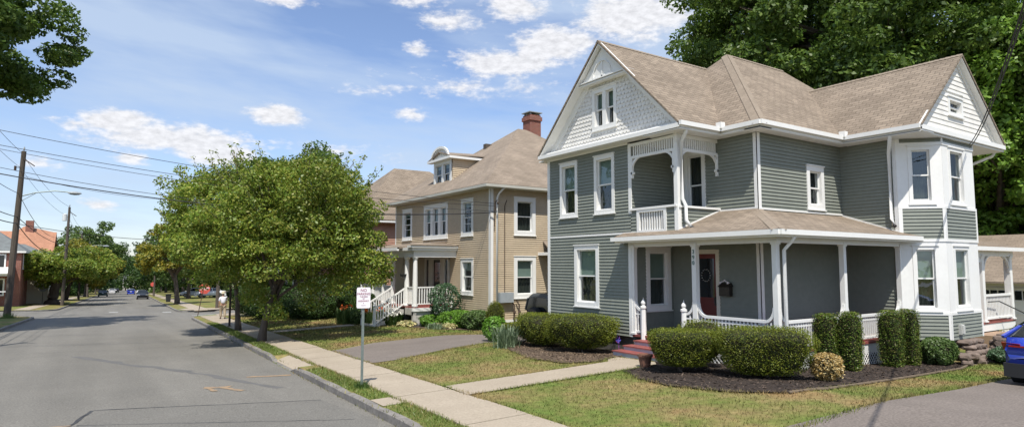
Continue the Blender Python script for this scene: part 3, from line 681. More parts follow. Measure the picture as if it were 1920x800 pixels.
# walls
w = B()
clap(w, fF, YI, YL, ZB, 6.24, hF)                                    # front, beside the balcony
clap(w, fF, YB, YI, 3.48, 4.16, [(12.36, 13.40, 3.5, 4.16)])         # balcony parapet
clap(w, fB, XF, XI, 3.48, 4.13)
clap(w, fI, YS, YI, 0, 6.24, hI + [(11.97, 12.87, .5, 2.96)])
clap(w, FY(YI), XF, XI, 0, 6.24, hYi)
clap(w, fS, XI, XW, 0, 6.24, hS)
clap(w, fW, YW, YS, 0, 6.24)
w.build('clapboard_wall', siding, gh)
bw = B()                                                            # hidden sides and back, plus foundation
bw.box(XF + .03, XR, YL - .03, YL, ZB, 6.3); bw.box(XR - .03, XR, 9.8, YL, ZB, 6.3)
bw.build('rear_wall', siding, gh)
fo = B(); fo.box(XF + .06, XF + .3, YI, YL, -.8, ZB + .02); fo.box(XF + .06, XR, YL - .3, YL - .06, -.9, ZB + .02); fo.box(XI, XW, YS + .06, YS + .2, -.8, .3)
fo.box(19.75, 23.2, YW + .1, YW + .4, -.8, ZB + .05); fo.box(XR - .3, XR - .05, YW + .5, YL, -.8, ZB)
fo.build('foundation', found, gh)
# trim: corner boards, belt, frieze
t = B()
for y0, y1 in ((YL - .12, YL + .02), (YI - .0, YI + .13)): fF.box(t, y0, y1, 0, .03, ZB, 6.24 if y0 > 15 else 3.3)
fF.box(t, YI - .03, YI + .09, 0, .03, 4.05, 6.2)
t.box(XF + .001, XF + .10, YL + .0, YL + .03, ZB, 6.2)
fF.box(t, 13.2, YL - .12, 0, .032, 3.44, 3.50)
fF.box(t, YB - .03, YB + .1, 0, .035, 3.40, 6.25); fB.box(t, XF - .03, XF + .1, 0, .034, 3.4, 6.25)
fI.box(t, YS - .03, YS + .1, 0, .03, 3.9, 6.2); fS.box(t, XI - .03, XI + .1, 0, .031, 3.9, 6.2)
fI.box(t, YS - .03, YS + .1, 0, .03, .5, 3.1); fS.box(t, XI - .03, XI + .1, 0, .031, .5, 3.1)
fW.box(t, YW - .02, YW + .1, 0, .03, 3.45, 6.2)
fF.box(t, YI + .1, YL, 0, .05, 6.18, 6.32)
t.build('trim', white, gh)
# main roofs
def zmain(d): return 6.40 + d * .918
er = .02
rf = B()
# hip front and long sides, ridge along X
PK = (18.85, 14.16, 10.12); PR = (22.2, 14.16, 10.12)
e1, e2, e3, e4 = (14.80, 10.13, 6.40), (24.7, 10.13, 6.40), (24.7, 18.19, 6.40), (14.80, 18.19, 6.40)
rf.slab([e1, e2, PR, PK], .07); rf.slab([e4, e1, PK], .07); rf.slab([e3, e4, PK, PR], .07); rf.slab([e2, e3, PR], .07)
rf.build('main_roof', shingle, gh)
g1 = B(); gx0 = 13.06
g1.slab([(gx0, 11.42, 6.40), (18.6, 11.42, 6.40), (18.6, 14.68, 9.64), (gx0, 14.68, 9.64)], .07)
g1.slab([(gx0, 14.68, 9.64), (18.6, 14.68, 9.64), (18.6, 17.94, 6.40), (gx0, 17.94, 6.40)], .07)
g1.build('front_gable_roof', shingle, gh)
g2 = B(); gy0 = 7.90
g2.slab([(18.93, gy0, 6.44), (18.93, 13.2, 6.44), (21.84, 13.2, 8.93), (21.84, gy0, 8.93)], .07)
g2.slab([(21.84, gy0, 8.93), (21.84, 13.2, 8.93), (24.75, 13.2, 6.44), (24.75, gy0, 6.44)], .07)
g2.build('side_gable_roof', shingle, gh)
cp = B()
def cap(p, q, A, C_, w_=.15, b=None):
    # shingle cap folded over the edge p-q; A and C_ are points on the two roof planes
    b = b or cp; p, q = V(*p), V(*q); e = (q - p).normalized(); n = max(2, int((q - p).length / .15))
    for S in (A, C_):
        S = V(*S) - p; d = (S - e * S.dot(e)).normalized(); nn = e.cross(d); nn = nn if nn.z > 0 else -nn
        for i in range(n):
            a, c = p + (q - p) * (i / n), p + (q - p) * ((i + 1) / n); o1, o2 = nn * .010 + V(0, 0, .004), nn * .022 + V(0, 0, .004)
            b.quad(a + o1, c + o2, c + o2 + d * w_, a + o1 + d * w_); b.quad(c + o2, c + o1, c + o1 + d * w_, c + o2 + d * w_)
        b.quad(p + nn * .018 + d * w_, q + nn * .018 + d * w_, q - nn * .002 + d * w_, p - nn * .002 + d * w_)
cap(e1, PK, e4, e2, .21); cap(PK, PR, e1, e4, .13); cap((gx0, 14.68, 9.64), (18.3, 14.68, 9.64), (gx0, 11.42, 6.4), (gx0, 17.94, 6.4), .12); cap((21.84, gy0, 8.93), (21.84, 12.8, 8.93), (18.93, gy0, 6.44), (24.75, gy0, 6.44), .12)
cp.build('ridge_cap', capm2, gh)
# soffits
so_ = B()
so_.box(14.80, 24.7, 10.13, YS + .05, 6.22, 6.26); so_.box(14.80, XI + .05, 10.13, 11.5, 6.215, 6.255)
so_.box(13.10, XI + .05, 11.42, YB + .9, 6.21, 6.25); so_.box(XF - .02, XI, YB, YI + .1, 6.19, 6.24)
so_.box(18.93, XW + .1, 7.92, YS, 6.225, 6.265); so_.box(18.93, 24.75, 7.96, 10.3, 6.205, 6.245); so_.box(XR - .05, 24.75, 9, 18, 6.2, 6.24); so_.box(13.3, 24.7, YL, 18.19, 6.2, 6.24)
so_.build('soffit', white, gh)
# front gable: scalloped wall, rake boards, cornice box, peak with hood
gw = B(); gzb = 6.40

def gy(z_, s): return 14.68 + s * (9.55 - z_) * 3.12 / 3.15
xg = XF - .03; za_, zb_, ya_, yb_ = 6.97, 8.11, 14.36, 15.29
gw.quad((xg, gy(gzb, -1), gzb), (xg, gy(gzb, 1), gzb), (xg, gy(za_, 1), za_), (xg, gy(za_, -1), za_)); gw.quad((xg, gy(zb_, -1), zb_), (xg, gy(zb_, 1), zb_), (xg, 14.68, 9.55))
gw.quad((xg, gy(za_, -1), za_), (xg, ya_, za_), (xg, ya_, zb_), (xg, gy(zb_, -1), zb_)); gw.quad((xg, yb_, za_), (xg, gy(za_, 1), za_), (xg, gy(zb_, 1), zb_), (xg, yb_, zb_))
gw.box(XF - .02, XF + .05, 11.9, 17.8, 6.2, 6.45)
row = 0; z = 6.46
while z < 8.4:
    half = (9.5 - z - .1) * 1.0; y = 14.68 - half + (.06 if row % 2 else 0)
    while y < 14.68 + half - .1:
        if not (14.25 < y + .06 < 15.40 and 6.86 < z < 8.22):
            x = XF - .062; x2 = XF - .034; h = .15; w_ = .150
            gw.quad((x, y + .03, z - .035), (x, y + w_ - .03, z - .035), (x, y + w_, z + .01), (x2, y + w_, z + h), (x2, y, z + h), (x, y, z + .01))
            gw.quad((x, y + .03, z - .035), (x, y + w_ - .03, z - .035), (x2, y + w_ - .03, z - .035), (x2, y + .03, z - .035))
        y += .156
    z += .135; row += 1
gw.build('shingled_gable', shakes, gh)
rk = B()
for s in (1, -1):   # fascia, flat rake soffit band, inner frieze board
    A = (gx0 + .02, 14.68 + s * 3.27, 6.30); C_ = (gx0 + .02, 14.68, 9.57)
    rk.beam((A[0] + .07, A[1], A[2] + .03), (C_[0] + .07, C_[1], C_[2] + .03), .05, .07)
    rk.hexa([(gx0 + .04, A[1], 6.28), (XF - .02, A[1] - s * .06, 6.28), (XF - .02, 14.68, 9.48), (gx0 + .04, 14.68, 9.52)][:0] or [
        (gx0 + .03, 14.68 + s * 3.22, 6.30), (XF, 14.68 + s * 3.22, 6.30), (XF, 14.68, 9.50), (gx0 + .03, 14.68, 9.50),
        (gx0 + .03, 14.68 + s * 3.22, 6.34), (XF, 14.68 + s * 3.22, 6.34), (XF, 14.68, 9.54), (gx0 + .03, 14.68, 9.54)])
    rk.beam((XF - .05, 14.68 + s * 2.98, 6.40), (XF - .05, 14.68, 9.38), .05, .24)
rk.build('rake_board', white, gh)
cb = B()
cb.box(gx0 + .04, XF, 11.42, 17.92, 6.24, 6.30)
cb.hexa([(gx0 + .02, 11.42, 6.30), (XF - .03, 11.42, 6.30), (XF - .03, 17.92, 6.30), (gx0 + .02, 17.92, 6.30), (gx0 + .16, 11.5, 6.44), (XF - .03, 11.5, 6.46), (XF - .03, 17.86, 6.46), (gx0 + .16, 17.86, 6.44)])
cb.box(gx0, gx0 + .05, 11.42, 17.92, 6.25, 6.37)
cb.build('gable_cornice', white, gh)
pk = B(); xp = XF - .24
pk.quad((xp, 13.66, 8.46), (xp, 15.70, 8.46), (xp, 14.68, 9.46)); pk.box(xp - .02, XF, 13.58, 15.78, 8.40, 8.46); pk.box(xp - .07, XF, 13.52, 15.84, 8.37, 8.41)
pk.box(xp - .10, XF, 13.5, 15.86, 8.44, 8.475)
arcp = [(14.68 + .42 * math.cos(a), 8.52 + .50 * math.sin(a)) for a in lin(0, math.pi, 12)]
for (y0, z0), (y1, z1) in zip(arcp, arcp[1:]): pk.beam((xp - .02, y0, z0), (xp - .02, y1, z1), .03, .05, up=(1, 0, 0))
pk.box(xp - .03, xp, 14.65, 14.71, 8.48, 9.0); pk.box(xp - .03, xp, 14.2, 15.16, 8.50, 8.55)
pk.build('gable_hood', white, gh)
# side gable
sg = B(); ys = YF + .07; cx_ = 21.84
gx = lambda z_, s: cx_ + s * (8.85 - z_) * 2.75 / 2.39
for za_, zb_ in ((6.46, 7.09), (7.47, 8.85)): sg.quad((gx(za_, -1), ys, za_), (gx(za_, 1), ys, za_), (gx(zb_, 1), ys, zb_), (gx(zb_, -1), ys, zb_))
sg.quad((gx(7.09, -1), ys, 7.09), (21.22, ys, 7.09), (21.22, ys, 7.47), (gx(7.47, -1), ys, 7.47)); sg.quad((22.04, ys, 7.09), (gx(7.09, 1), ys, 7.09), (gx(7.47, 1), ys, 7.47), (22.04, ys, 7.47))
z = 6.5
while z < 8.7:
    hf_ = (8.8 - z) / .855; fr_ = FY(ys)
    a0, a1 = cx_ - hf_, cx_ + hf_
    iv = [(a0, a1)] if not 7.0 < z + .07 < 7.58 else [(a0, 21.2), (22.06, a1)]
    for s0, s1 in iv: sg.quad(fr_.P(s0, .02, z), fr_.P(s1, .02, z), fr_.P(s1, .002, z + .15), fr_.P(s0, .002, z + .15)); sg.quad(fr_.P(s0, 0, z), fr_.P(s1, 0, z), fr_.P(s1, .02, z), fr_.P(s0, .02, z))
    z += .15
sg.build('side_gable_wall', shakes, gh)
window(gh, FY(ys), 21.13, 22.13, 7.0, 7.56, .10, 0, proud=.05)
s2 = B()
for s in (1, -1):
    s2.beam((cx_ + s * 2.93, gy0 + .06, 6.38), (cx_, gy0 + .06, 8.87), .05, .07)
    s2.hexa([(cx_ + s * 2.9, gy0 + .03, 6.34), (cx_ + s * 2.9, ys, 6.34), (cx_, ys, 8.80), (cx_, gy0 + .03, 8.80), (cx_ + s * 2.9, gy0 + .03, 6.38), (cx_ + s * 2.9, ys, 6.38), (cx_, ys, 8.84), (cx_, gy0 + .03, 8.84)])
    s2.beam((cx_ + s * 2.7, ys - .03, 6.46), (cx_, ys - .03, 8.76), .04, .12)
s2.box(18.93, 24.75, gy0 + .02, ys, 6.26, 6.34); s2.box(18.93, 24.75, gy0, gy0 + .05, 6.27, 6.40)
s2.box(21.05, 22.25, ys - .035, ys, 7.72, 7.76)
s2.build('side_rake_board', white, gh)
# gutters and downspouts
gutter(gh, [(gx0, 11.39), (14.77, 11.39), (14.77, 10.10), (18.90, 10.10), (18.90, 7.95)], 6.42, name='gutter')
gutter(gh, [(24.78, 7.95), (24.78, 12)], 6.42)
fascia(gh, [(gx0 + .1, 11.46), (14.84, 11.46), (14.84, 10.16), (18.97, 10.16), (18.97, 8.0)], 6.2, 6.38)
db = B()
for x, y in ((14.72, 11.34), (18.86, 10.05)): db.box(x - .06, x + .12, y - .06, y + .12, 6.38, 6.56)
db.build('gutter_splash_guard', white, gh)
pipe(gh, [(13.42, 11.45, 6.33), (13.42, 11.5, 6.15), (13.55, 11.78, 5.95), (13.58, 11.80, 4.35), (13.62, 11.72, 4.15), (13.60, 11.70, 3.75), (13.66, 11.6, 3.55)], .05)
pipe(gh, [(18.95, 8.75, 6.35), (19.02, 8.82, 6.1), (19.42, 9.05, 5.8), (19.44, 9.06, 3.85), (19.38, 8.98, 3.66)], .05)
pipe(gh, [(24.9, 8.2, 6.35), (24.8, 8.3, 6.12), (23.9, 9.0, 5.65)], .045)
sp = B().tube([(13.66, 11.60, 3.56), (13.70, 11.55, 3.52)], .052).tube([(19.38, 8.98, 3.66), (19.36, 8.94, 3.62)], .052); sp.build('downspout_end', blackm, gh)
# balcony: frieze of spindles with arched brackets, rail, parapet panel
bal = B()
def spandrel(fr, a0, a1, br=.30):
    fr.box(bal, a0, a1, -.05, .02, 6.10, 6.2); fr.box(bal, a0, a1, -.05, .02, 5.72, 5.80)
    n = int((a1 - a0) / .085)
    for i in range(1, n): c = a0 + (a1 - a0) * i / n; fr.box(bal, c - .018, c + .018, -.035, .0, 5.80, 6.10)
    for s, e in ((a0, 1), (a1, -1)):
        pts = [fr.P(s + e * (br + .12) * (1 - math.cos(a)), -.015, 5.76 - .42 + .42 * math.sin(a)) for a in lin(0, math.pi / 2, 9)]
        for p, q in zip(pts, pts[1:]): bal.beam(p, q, .07, .05, up=(fr.n[0], fr.n[1], 0))
        fr.box(bal, min(s, s + e * .05), max(s, s + e * .05), -.05, .03, 5.12, 5.76)
        fr.box(bal, min(s, s + e * .10), max(s, s + e * .10), -.05, .03, 5.24, 5.31)
spandrel(fF, YB + .1, YI - .03); spandrel(fB, XF + .1, XI - .02)
bal.build('balcony_frieze', white, gh)
br_ = B(); fF.box(br_, YB, YI + .02, -.06, .07, 4.14, 4.20); fB.box(br_, XF - .0, XI + .1, -.06, .07, 4.11, 4.17)
fF.box(br_, 12.30, 12.40, -.05, .05, 3.46, 4.14); fF.box(br_, 13.36, 13.46, -.05, .05, 3.46, 4.14); fF.box(br_, 12.40, 13.36, -.05, .052, 3.44, 3.53); fF.box(br_, 12.40, 13.36, -.05, .052, 4.06, 4.14)
for i in range(1, 10): c = 12.40 + .96 * i / 10; fF.box(br_, c - .02, c + .02, -.03, .01, 3.53, 4.06)
br_.build('balcony_railing', white, gh)
bf = B(); bf.box(XF + .06, XI, YB + .05, YI, 3.36, 3.42); fF.box(bf, 12.36, 13.40, -.2, -.18, 3.45, 4.14); bf.build('balcony_floor_shade_panel', dark, gh)  # floor, plus a near-black sheet as the shade behind the balusters
# bay
bay = [((XW, YW), (20.39, YF), (-.7071, -.7071)), ((20.39, YF), (22.5, YF), (0, -1)), ((22.5, YF), (24.2, 9.76), (.7071, -.7071))]
bs, bt, bc = B(), B(), B()
for i, (p, q, out) in enumerate(bay):
    fr = F2(p, q, out); L = math.dist(p, q); hs_ = []
    c0, c1 = ((.36, .92), (.46, 1.38), (.8, 1.6))[i]
    if i < 2:
        window(gh, fr, c0 - .06, c1 + .06, 4.28, 5.96, .10, 0, hs_, proud=.03); window(gh, fr, c0 - .06, c1 + .06, 1.20, 3.05, .10, .52, hs_, proud=.03)
    clap(bs, fr, 0, L, ZB, 1.10); clap(bs, fr, 0, L, 3.24, 4.16); clap(bs, fr, 0, L, 6.06, 6.22)
    for za, zb in ((1.10, 3.20), (4.20, 6.02)):
        x0 = 0
        for h in sorted([h for h in hs_ if za < h[2] < zb]) + [None]:
            if h is None: fr.box(bt, x0, L, -.02, .012, za, zb)
            else: fr.box(bt, x0, h[0], -.02, .012, za, zb); fr.box(bt, h[0], h[1], -.02, .012, za, h[2]); fr.box(bt, h[0], h[1], -.02, .012, h[3], zb); x0 = h[1]
    for za, zb in ((1.08, 1.16), (3.18, 3.26), (4.14, 4.22), (6.0, 6.08)): fr.box(bt, -.015, L + .015, 0, .035, za, zb)
    if i: fr.box(bc, -.02, .06, 0, .032, ZB, 1.08); fr.box(bc, -.02, .06, 0, .032, 3.26, 4.14); fr.box(bc, -.02, .05, 0, .032, 6.08, 6.22)
    fr.box(bc, L - .06, L + .01, 0, .031, ZB, 1.08); fr.box(bc, L - .06, L + .01, 0, .031, 3.26, 4.14)
    if not i: fr.box(bc, -.02, .09, 0, .033, ZB, 6.2)
bs.build('bay_siding', siding, gh); bt.build('bay_panel', white, gh); bc.build('bay_corner_board', white, gh)
mb = B(); f1 = F2(*bay[1][:2], bay[1][2]); f1.box(mb, .42, .62, .01, .1, .52, .80); f1.box(mb, .45, .59, .1, .13, .55, .78); mb.build('outlet_box', mat('pale_box', (.5, .5, .47), .6), gh)

# porch
deck = B(); ZD = .46
deck.box(XF + .02, XI, YP + .04, YI - .02, ZD - .05, ZD); deck.box(XI - .001, XW, YP + .04, YS, ZD - .052, ZD - .002)
deck.box(XF - .03, XF + .02, YP - .03, YI, ZD - .06, ZD + .001); deck.box(XF + .02, XW + .03, YP - .03, YP + .04, ZD - .061, ZD)
deck.build('porch_floor', redpaint, gh)
sk = B(); sk.box(XF - .005, XF + .03, YP, 11.7, .16, ZD - .06); sk.box(XF, XW + .05, YP - .005, YP + .03, .14, ZD - .062)
for x in (13.55, 15.0, 16.5, 18.0, 19.5): FY(YP).box(sk, x - .05, x + .05, 0, .012, -.35, .14)
sk.build('porch_skirt', white, gh)
lt = B(); lattice(lt, FY(YP - .0), XF, XW, -.34, .14); lattice(lt, FX(XF), YP, 11.6, -.25, .16); lt.build('lattice', white, gh)
dkb = B(); dkb.box(XF + .3, XW, YP + .35, YP + .4, -.5, .4); dkb.box(XF + .3, XF + .35, YP + .35, YI, -.5, .4); dkb.build('crawl_shade_panel', dark, gh)  # near-black sheets behind the lattice, painting the shade under the porch
post_pos = [(XF + .05, YI - .02), (XF + .05, 11.38), (XF + .06, YP + .06), (16.52, YP + .06), (XW - .02, YP + .04)]
for i, (x, y) in enumerate(post_pos):
    b = B(); turned(b, x, y, ZD, 3.10, .13 if i != 1 else .14); b.build('porch_post', white, gh)
bm_ = B(); bm_.box(XF - .02, XF + .12, YP - .03, YI + .05, 3.04, 3.22); bm_.box(XF + .12, XW + .05, YP - .03, YP + .12, 3.042, 3.222); bm_.build('porch_beam', white, gh)
ce = B(); ce.box(13.10, XI, 8.58, YI, 3.20, 3.23); ce.box(XI, XW + .3, 8.58, YS, 3.201, 3.231); ce.build('porch_ceiling', mat('porch_ceiling_dimmed', (.20, .18, .14), .7), gh)  # ceiling colour darkened so less light bounces onto the porch walls
pr = B(); x0, y0, ze = 13.06, 8.54, 3.34
pr.slab([(x0, y0, ze), (x0, 14.05, ze), (XI + .02, 14.05, 4.07), (XI + .02, 10.75, 4.07)][::1], .05)
pr.slab([(x0, y0, ze), (XI, 10.66, 4.05), (19.58, 10.66, 4.05), (20.0, y0, ze)], .05)
# keep the front slope off the front wall north of the balcony
pr = B()
pr.slab([(x0, y0, ze), (x0, 14.05, ze), (XF - .0, 14.05, 3.487), (XF - .0, YB, 3.487), (XF - .0, y0 + .44, 3.487)], .05)
pr.slab([(XF, y0 + .44, 3.487), (XF, YB - .005, 3.487), (XI, YB - .005, 4.085), (XI, 10.72, 4.085)], .05)
pr.slab([(x0, y0, ze), (XI + .03, 10.66, 4.055), (19.58, 10.66, 4.055), (19.56, 8.92, 3.465), (19.94, 8.50, 3.34)], .05)
pr.build('porch_roof', shingle, gh)
hc = B(); p, q = V(x0, y0, ze), V(XI + .02, 10.66, 4.06)
cap(tuple(p), tuple(q), (x0, 14, ze), (19, y0, ze), .17, hc)
hc.build('hip_cap', capm2, gh)
fl = B()
fl.beam((XI, YS - .03, 4.07), (XW, YS - .03, 4.07), .03, .05); fl.beam((XW - .03, YS, 4.06), (XW - .03, YW, 3.46), .03, .05); fl.beam((XF + .02, YB - .03, 3.50), (XI, YB - .03, 4.10), .03, .05); fl.beam((XI - .03, YB, 4.09), (XI - .03, YS, 4.09), .03, .05)
fl.build('flashing', white, gh)
gutter(gh, [(x0 - .03, 14.1), (x0 - .03, y0 - .03), (19.95, y0 - .03)], 3.33, h=.12)
fa = B(); fa.box(x0 + .03, x0 + .07, y0 + .03, 14.05, 3.16, 3.30); fa.box(x0 + .07, 19.9, y0 + .03, y0 + .07, 3.161, 3.301); fa.box(x0 + .03, XF, 14.03, 14.06, 3.16, 3.35); fa.build('fascia', white, gh)
pipe(gh, [(13.75, y0 + .02, 3.24), (13.72, y0 + .1, 3.08), (13.66, YP - .10, 2.86), (13.66, YP - .10, .5), (13.66, YP - .14, .05)], .045)
# porch rails: top rail sweeps up into the posts
def rail(p, q, zt, z0=None, up=.34, sw=(1, 1), name='porch_railing', sp=.105):
    z0 = z0 or ZD + .09; l = math.dist(p, q); d = ((q[0] - p[0]) / l, (q[1] - p[1]) / l); pts = []
    rr = .26
    if sw[0]: pts += [(p[0] + d[0] * rr * (1 - math.cos(a)), p[1] + d[1] * rr * (1 - math.cos(a)), zt + up * (1 - math.sin(a))) for a in lin(0, math.pi / 2, 7)]
    else: pts += [(*p, zt)]
    if sw[1]: pts += [(p[0] + d[0] * (l - rr * (1 - math.cos(a))), p[1] + d[1] * (l - rr * (1 - math.cos(a))), zt + up * (1 - math.sin(a))) for a in lin(math.pi / 2, 0, 7)]
    else: pts += [(*q, zt)]
    b = B(); sweep_rail(b, pts, .08, .07); b.beam((*p, z0), (*q, z0), .05, .06); balusters(b, p, q, z0, zt - .02, sp); b.beam((*p, zt - .12), (*q, zt - .12), .035, .035)
    return b.build(name, white, gh)
rail((XF + .05, YP + .12), (XF + .05, 11.31), 1.15); rail((XF + .05, 11.45), (XF + .05, 11.74), 1.18, sw=(1, 0)); rail((XF + .05, 13.34), (XF + .05, 13.66), 1.18, sw=(0, 1))
rail((XF + .13, YP + .06), (16.45, YP + .06), 1.14); rail((16.59, YP + .06), (XW - .1, YP + .06), 1.14)
for y in (11.77, 13.29):
    b = B(); b.lathe((XF + .0, y, ZD - .4), [(.085, 0), (.085, .45), (.075, .8), (.07, 1.17), (.095, 1.19), (.095, 1.24), (.05, 1.26), (.045, 1.28), (.07, 1.32), (.07, 1.36), (.04, 1.40), (.015, 1.44), (.005, 1.50)], 8)
    b.build('newel_post', white, gh)
# front steps, door, mailbox (fixed), numbers
st = B(); tr = B()
for i, (xa, zt) in enumerate(((13.12, .345), (12.76, .225), (12.40, .105))):
    st.box(xa, XF, 11.80 - .06 * i, 13.30 + .06 * i, zt - .35, zt - .03); tr.box(xa - .03, xa + .37, 11.78 - .06 * i, 13.32 + .06 * i, zt - .03, zt)
s_ = st.build('porch_steps', greyblue, gh); tr.build('tread', redpaint, s_)
dr = B(); fI.box(dr, 12.05, 12.79, -.06, -.02, .5, 2.84); dd = dr.build('front_door', doorred, gh)
dg = B(); dg.quad(fI.P(12.15, -.015, 1.55), fI.P(12.69, -.015, 1.55), fI.P(12.69, -.015, 2.7), fI.P(12.15, -.015, 2.7)); dg.build('door_pane', carglass, dd)
dw = B()
for r0 in (.16,):
    for a in range(14): dw.lathe(fI.P(12.42 + r0 * math.cos(a * .449), .02, 2.18 + r0 * 1.1 * math.sin(a * .449)), [(.0, 0), (.028, .02), (.0, .045)], 5)
dw.build('door_wreath', mat('wreath_grey', (.35, .35, .33), .8), dd)
df = B(); fI.box(df, 11.93, 12.05, -.05, .04, .47, 2.96); fI.box(df, 12.79, 12.91, -.05, .04, .47, 2.96); fI.box(df, 12.05, 12.79, -.05, .041, 2.84, 2.97); df.build('door_frame', cream, dd)
dh = B(); fI.box(dh, 12.08, 12.12, -.02, .04, 1.32, 1.58); dh.tube([fI.P(12.10, .03, 1.4), fI.P(12.10, .08, 1.42), fI.P(12.10, .08, 1.52), fI.P(12.10, .03, 1.54)], .012); dh.build('door_handle', blackm, dd)
mx_ = B(); fI.box(mx_, 11.50, 11.86, .02, .16, 1.62, 1.90)
mx_.hexa([fI.P(11.47, .02, 1.90), fI.P(11.89, .02, 1.90), fI.P(11.89, .19, 1.88), fI.P(11.47, .19, 1.88), fI.P(11.52, .02, 2.0), fI.P(11.84, .02, 2.0), fI.P(11.84, .10, 1.99), fI.P(11.52, .10, 1.99)])
m_ = mx_.build('mailbox', iron, gh)
mo = B(); mo.tube([fI.P(11.52, .12, 2.0), fI.P(11.6, .13, 2.03), fI.P(11.68, .13, 2.06), fI.P(11.76, .13, 2.03), fI.P(11.84, .12, 2.0)], .014); mo.lathe(fI.P(11.68, .13, 2.05), [(.02, 0), (.03, .02), (.0, .05)], 6); fI.box(mo, 11.52, 11.58, .16, .165, 1.97, 2.02); fI.box(mo, 11.78, 11.84, .16, .165, 1.97, 2.02); mo.build('mailbox_ornament', signwhite, m_)
def text(s, size, loc, rot, m, name, parent, ext=.004, align='CENTER'):
    c = bpy.data.curves.new('t', 'FONT'); c.body = s; c.size = size; c.extrude = ext; c.align_x = align; c.align_y = 'CENTER'; c.offset = size * .015
    o = bpy.data.objects.new('t', c); col.objects.link(o); dg_ = bpy.context.evaluated_depsgraph_get(); me = bpy.data.meshes.new_from_object(o.evaluated_get(dg_)); bpy.data.objects.remove(o)
    n = bpy.data.objects.new(name, me); col.objects.link(n); me.materials.clear(); me.materials.append(m)
    r = parent
    while r.parent: r = r.parent
    n.parent = parent; n.location = V(*loc) - (r.location if r.get('_w') else V(0, 0, 0)); n.rotation_euler = rot; return n
for ch, z in zip('390', (2.86, 2.71, 2.56)):
    text(ch, .15, (XF + .05 - .085, 11.38, z), (math.pi / 2, 0, -math.pi / 2), mat('number_green', (.12, .2, .18), .5) if ch == '3' else MATS['number_green'], 'house_number', gh)

# side entrance porch at the right end of the house
sp_ = thing('side_porch', 'small white side porch with scroll brackets and red floor behind the bay', 'porch', (26, 10, 0))
b = B(); b.box(24.25, 28.1, 9.0, 12, .50, .56); b.build('floor', redpaint, sp_)
b = B(); b.box(24.25, 28.1, 9.02, 9.06, .25, .50); b.box(24.25, 24.30, 9.06, 12, .25, .5); b.build('skirt_board', white, sp_)
b = B(); lattice(b, FY(9.05), 26.9, 28.1, -.3, .25); b.build('lattice', white, sp_)
b = B(); b.box(24.3, 28, 9.5, 12, -.5, .5); b.build('porch_base', found, sp_)
for x in (25.5, 27.95): b = B(); turned(b, x, 9.1, .56, 2.85, .2); b.build('post', white, sp_)
b = B(); b.slab([(24.2, 8.7, 3.14), (28.5, 8.7, 3.14), (28.3, 11.5, 3.75), (24.2, 11.5, 3.95)], .05); b.slab([(28.5, 8.7, 3.14), (28.5, 12.5, 3.14), (28.3, 11.5, 3.75)], .05); b.build('roof', shingle, sp_)
b = B(); b.box(24.2, 28.5, 8.66, 8.76, 3.0, 3.13); b.box(24.3, 28.2, 9.0, 9.15, 2.82, 3.0); b.build('fascia', white, sp_)
b = B(); fr = FY(9.05)
for s, e in ((25.6, 1), (27.85, -1)):
    pts = [fr.P(s + e * .6 * (1 - math.cos(a)), 0, 2.84 - .6 + .6 * math.sin(a)) for a in lin(0, math.pi / 2, 8)]
    for p, q in zip(pts, pts[1:]): b.beam(p, q, .05, .09, up=(0, 1, 0))
    for a in lin(.2, 1.4, 5): b.lathe(fr.P(s + e * .6 * (1 - math.cos(a)), 0, 2.84 - .62 + .6 * math.sin(a)), [(0, -.05), (.05, 0), (0, .05)], 6)
fr.box(b, 24.35, 25.4, -.02, .02, 2.6, 2.84)
b.build('bracket', white, sp_)
b = B(); fr.box(b, 25.6, 27.85, -.03, .03, 1.42, 1.50); fr.box(b, 25.6, 27.85, -.03, .03, .64, .70); balusters(b, (25.6, 9.08), (27.85, 9.08), .7, 1.42, .12, .05); b.build('railing', white, sp_)
b = B().tube([(25.6, 8.95, 1.25), (26.4, 8.9, 1.25), (27.6, 8.1, .55), (28.0, 7.9, .2)], .02, 6); b.build('handrail', blackm, sp_)
b = B(); b.box(24.4, 26.3, 8.2, 9.0, -.5, .22); b.box(24.4, 26.6, 7.6, 8.2, -.5, .05); b.build('landing', mat('sandstone_step', (.36, .25, .17), .9, (.3, .21, .15), 3), sp_)

# fieldstone steps and low wall at the corner of the bay
fs = B(); rs = random.Random(3)
def rock(b, c, s):
    bm = bmesh.new(); bmesh.ops.create_icosphere(bm, subdivisions=2, radius=1)
    i = len(b.v); rz = rs.uniform(0, 3)
    for v in bm.verts:
        k = [math.copysign(abs(q) ** .55, q) * rs.uniform(.9, 1.08) for q in v.co]; x, y = k[0] * s[0], k[1] * s[1]
        b.v.append((c[0] + x * math.cos(rz * .15) - y * math.sin(rz * .15), c[1] + x * math.sin(rz * .15) + y * math.cos(rz * .15), c[2] + k[2] * s[2]))
    for f in bm.faces: b.f.append(tuple(i + v.index for v in f.verts))
    bm.free()
for k in range(5):
    for j in range(3): rock(fs, (20.9 + .38 * j + rs.uniform(-.05, .05), 7.55 + .10 * k, -.22 + .13 * k), (.22, .2, .075))
for k in range(5):
    for j in range(3): rock(fs, (22.1 + .24 * j + rs.uniform(-.05, .05), 7.45 + rs.uniform(0, .3), -.25 + .16 * k + rs.uniform(-.03, .03)), (.15, .16, .10))
for k in range(3):
    for j in range(4): rock(fs, (19.9 + .26 * j, 7.5 + rs.uniform(0, .2), -.3 + .15 * k), (.16, .15, .09))
tag(fs.build('stone_steps', stonem, smooth=False), 'rough brown fieldstone steps and stones below the white corner bay', 'stone steps')
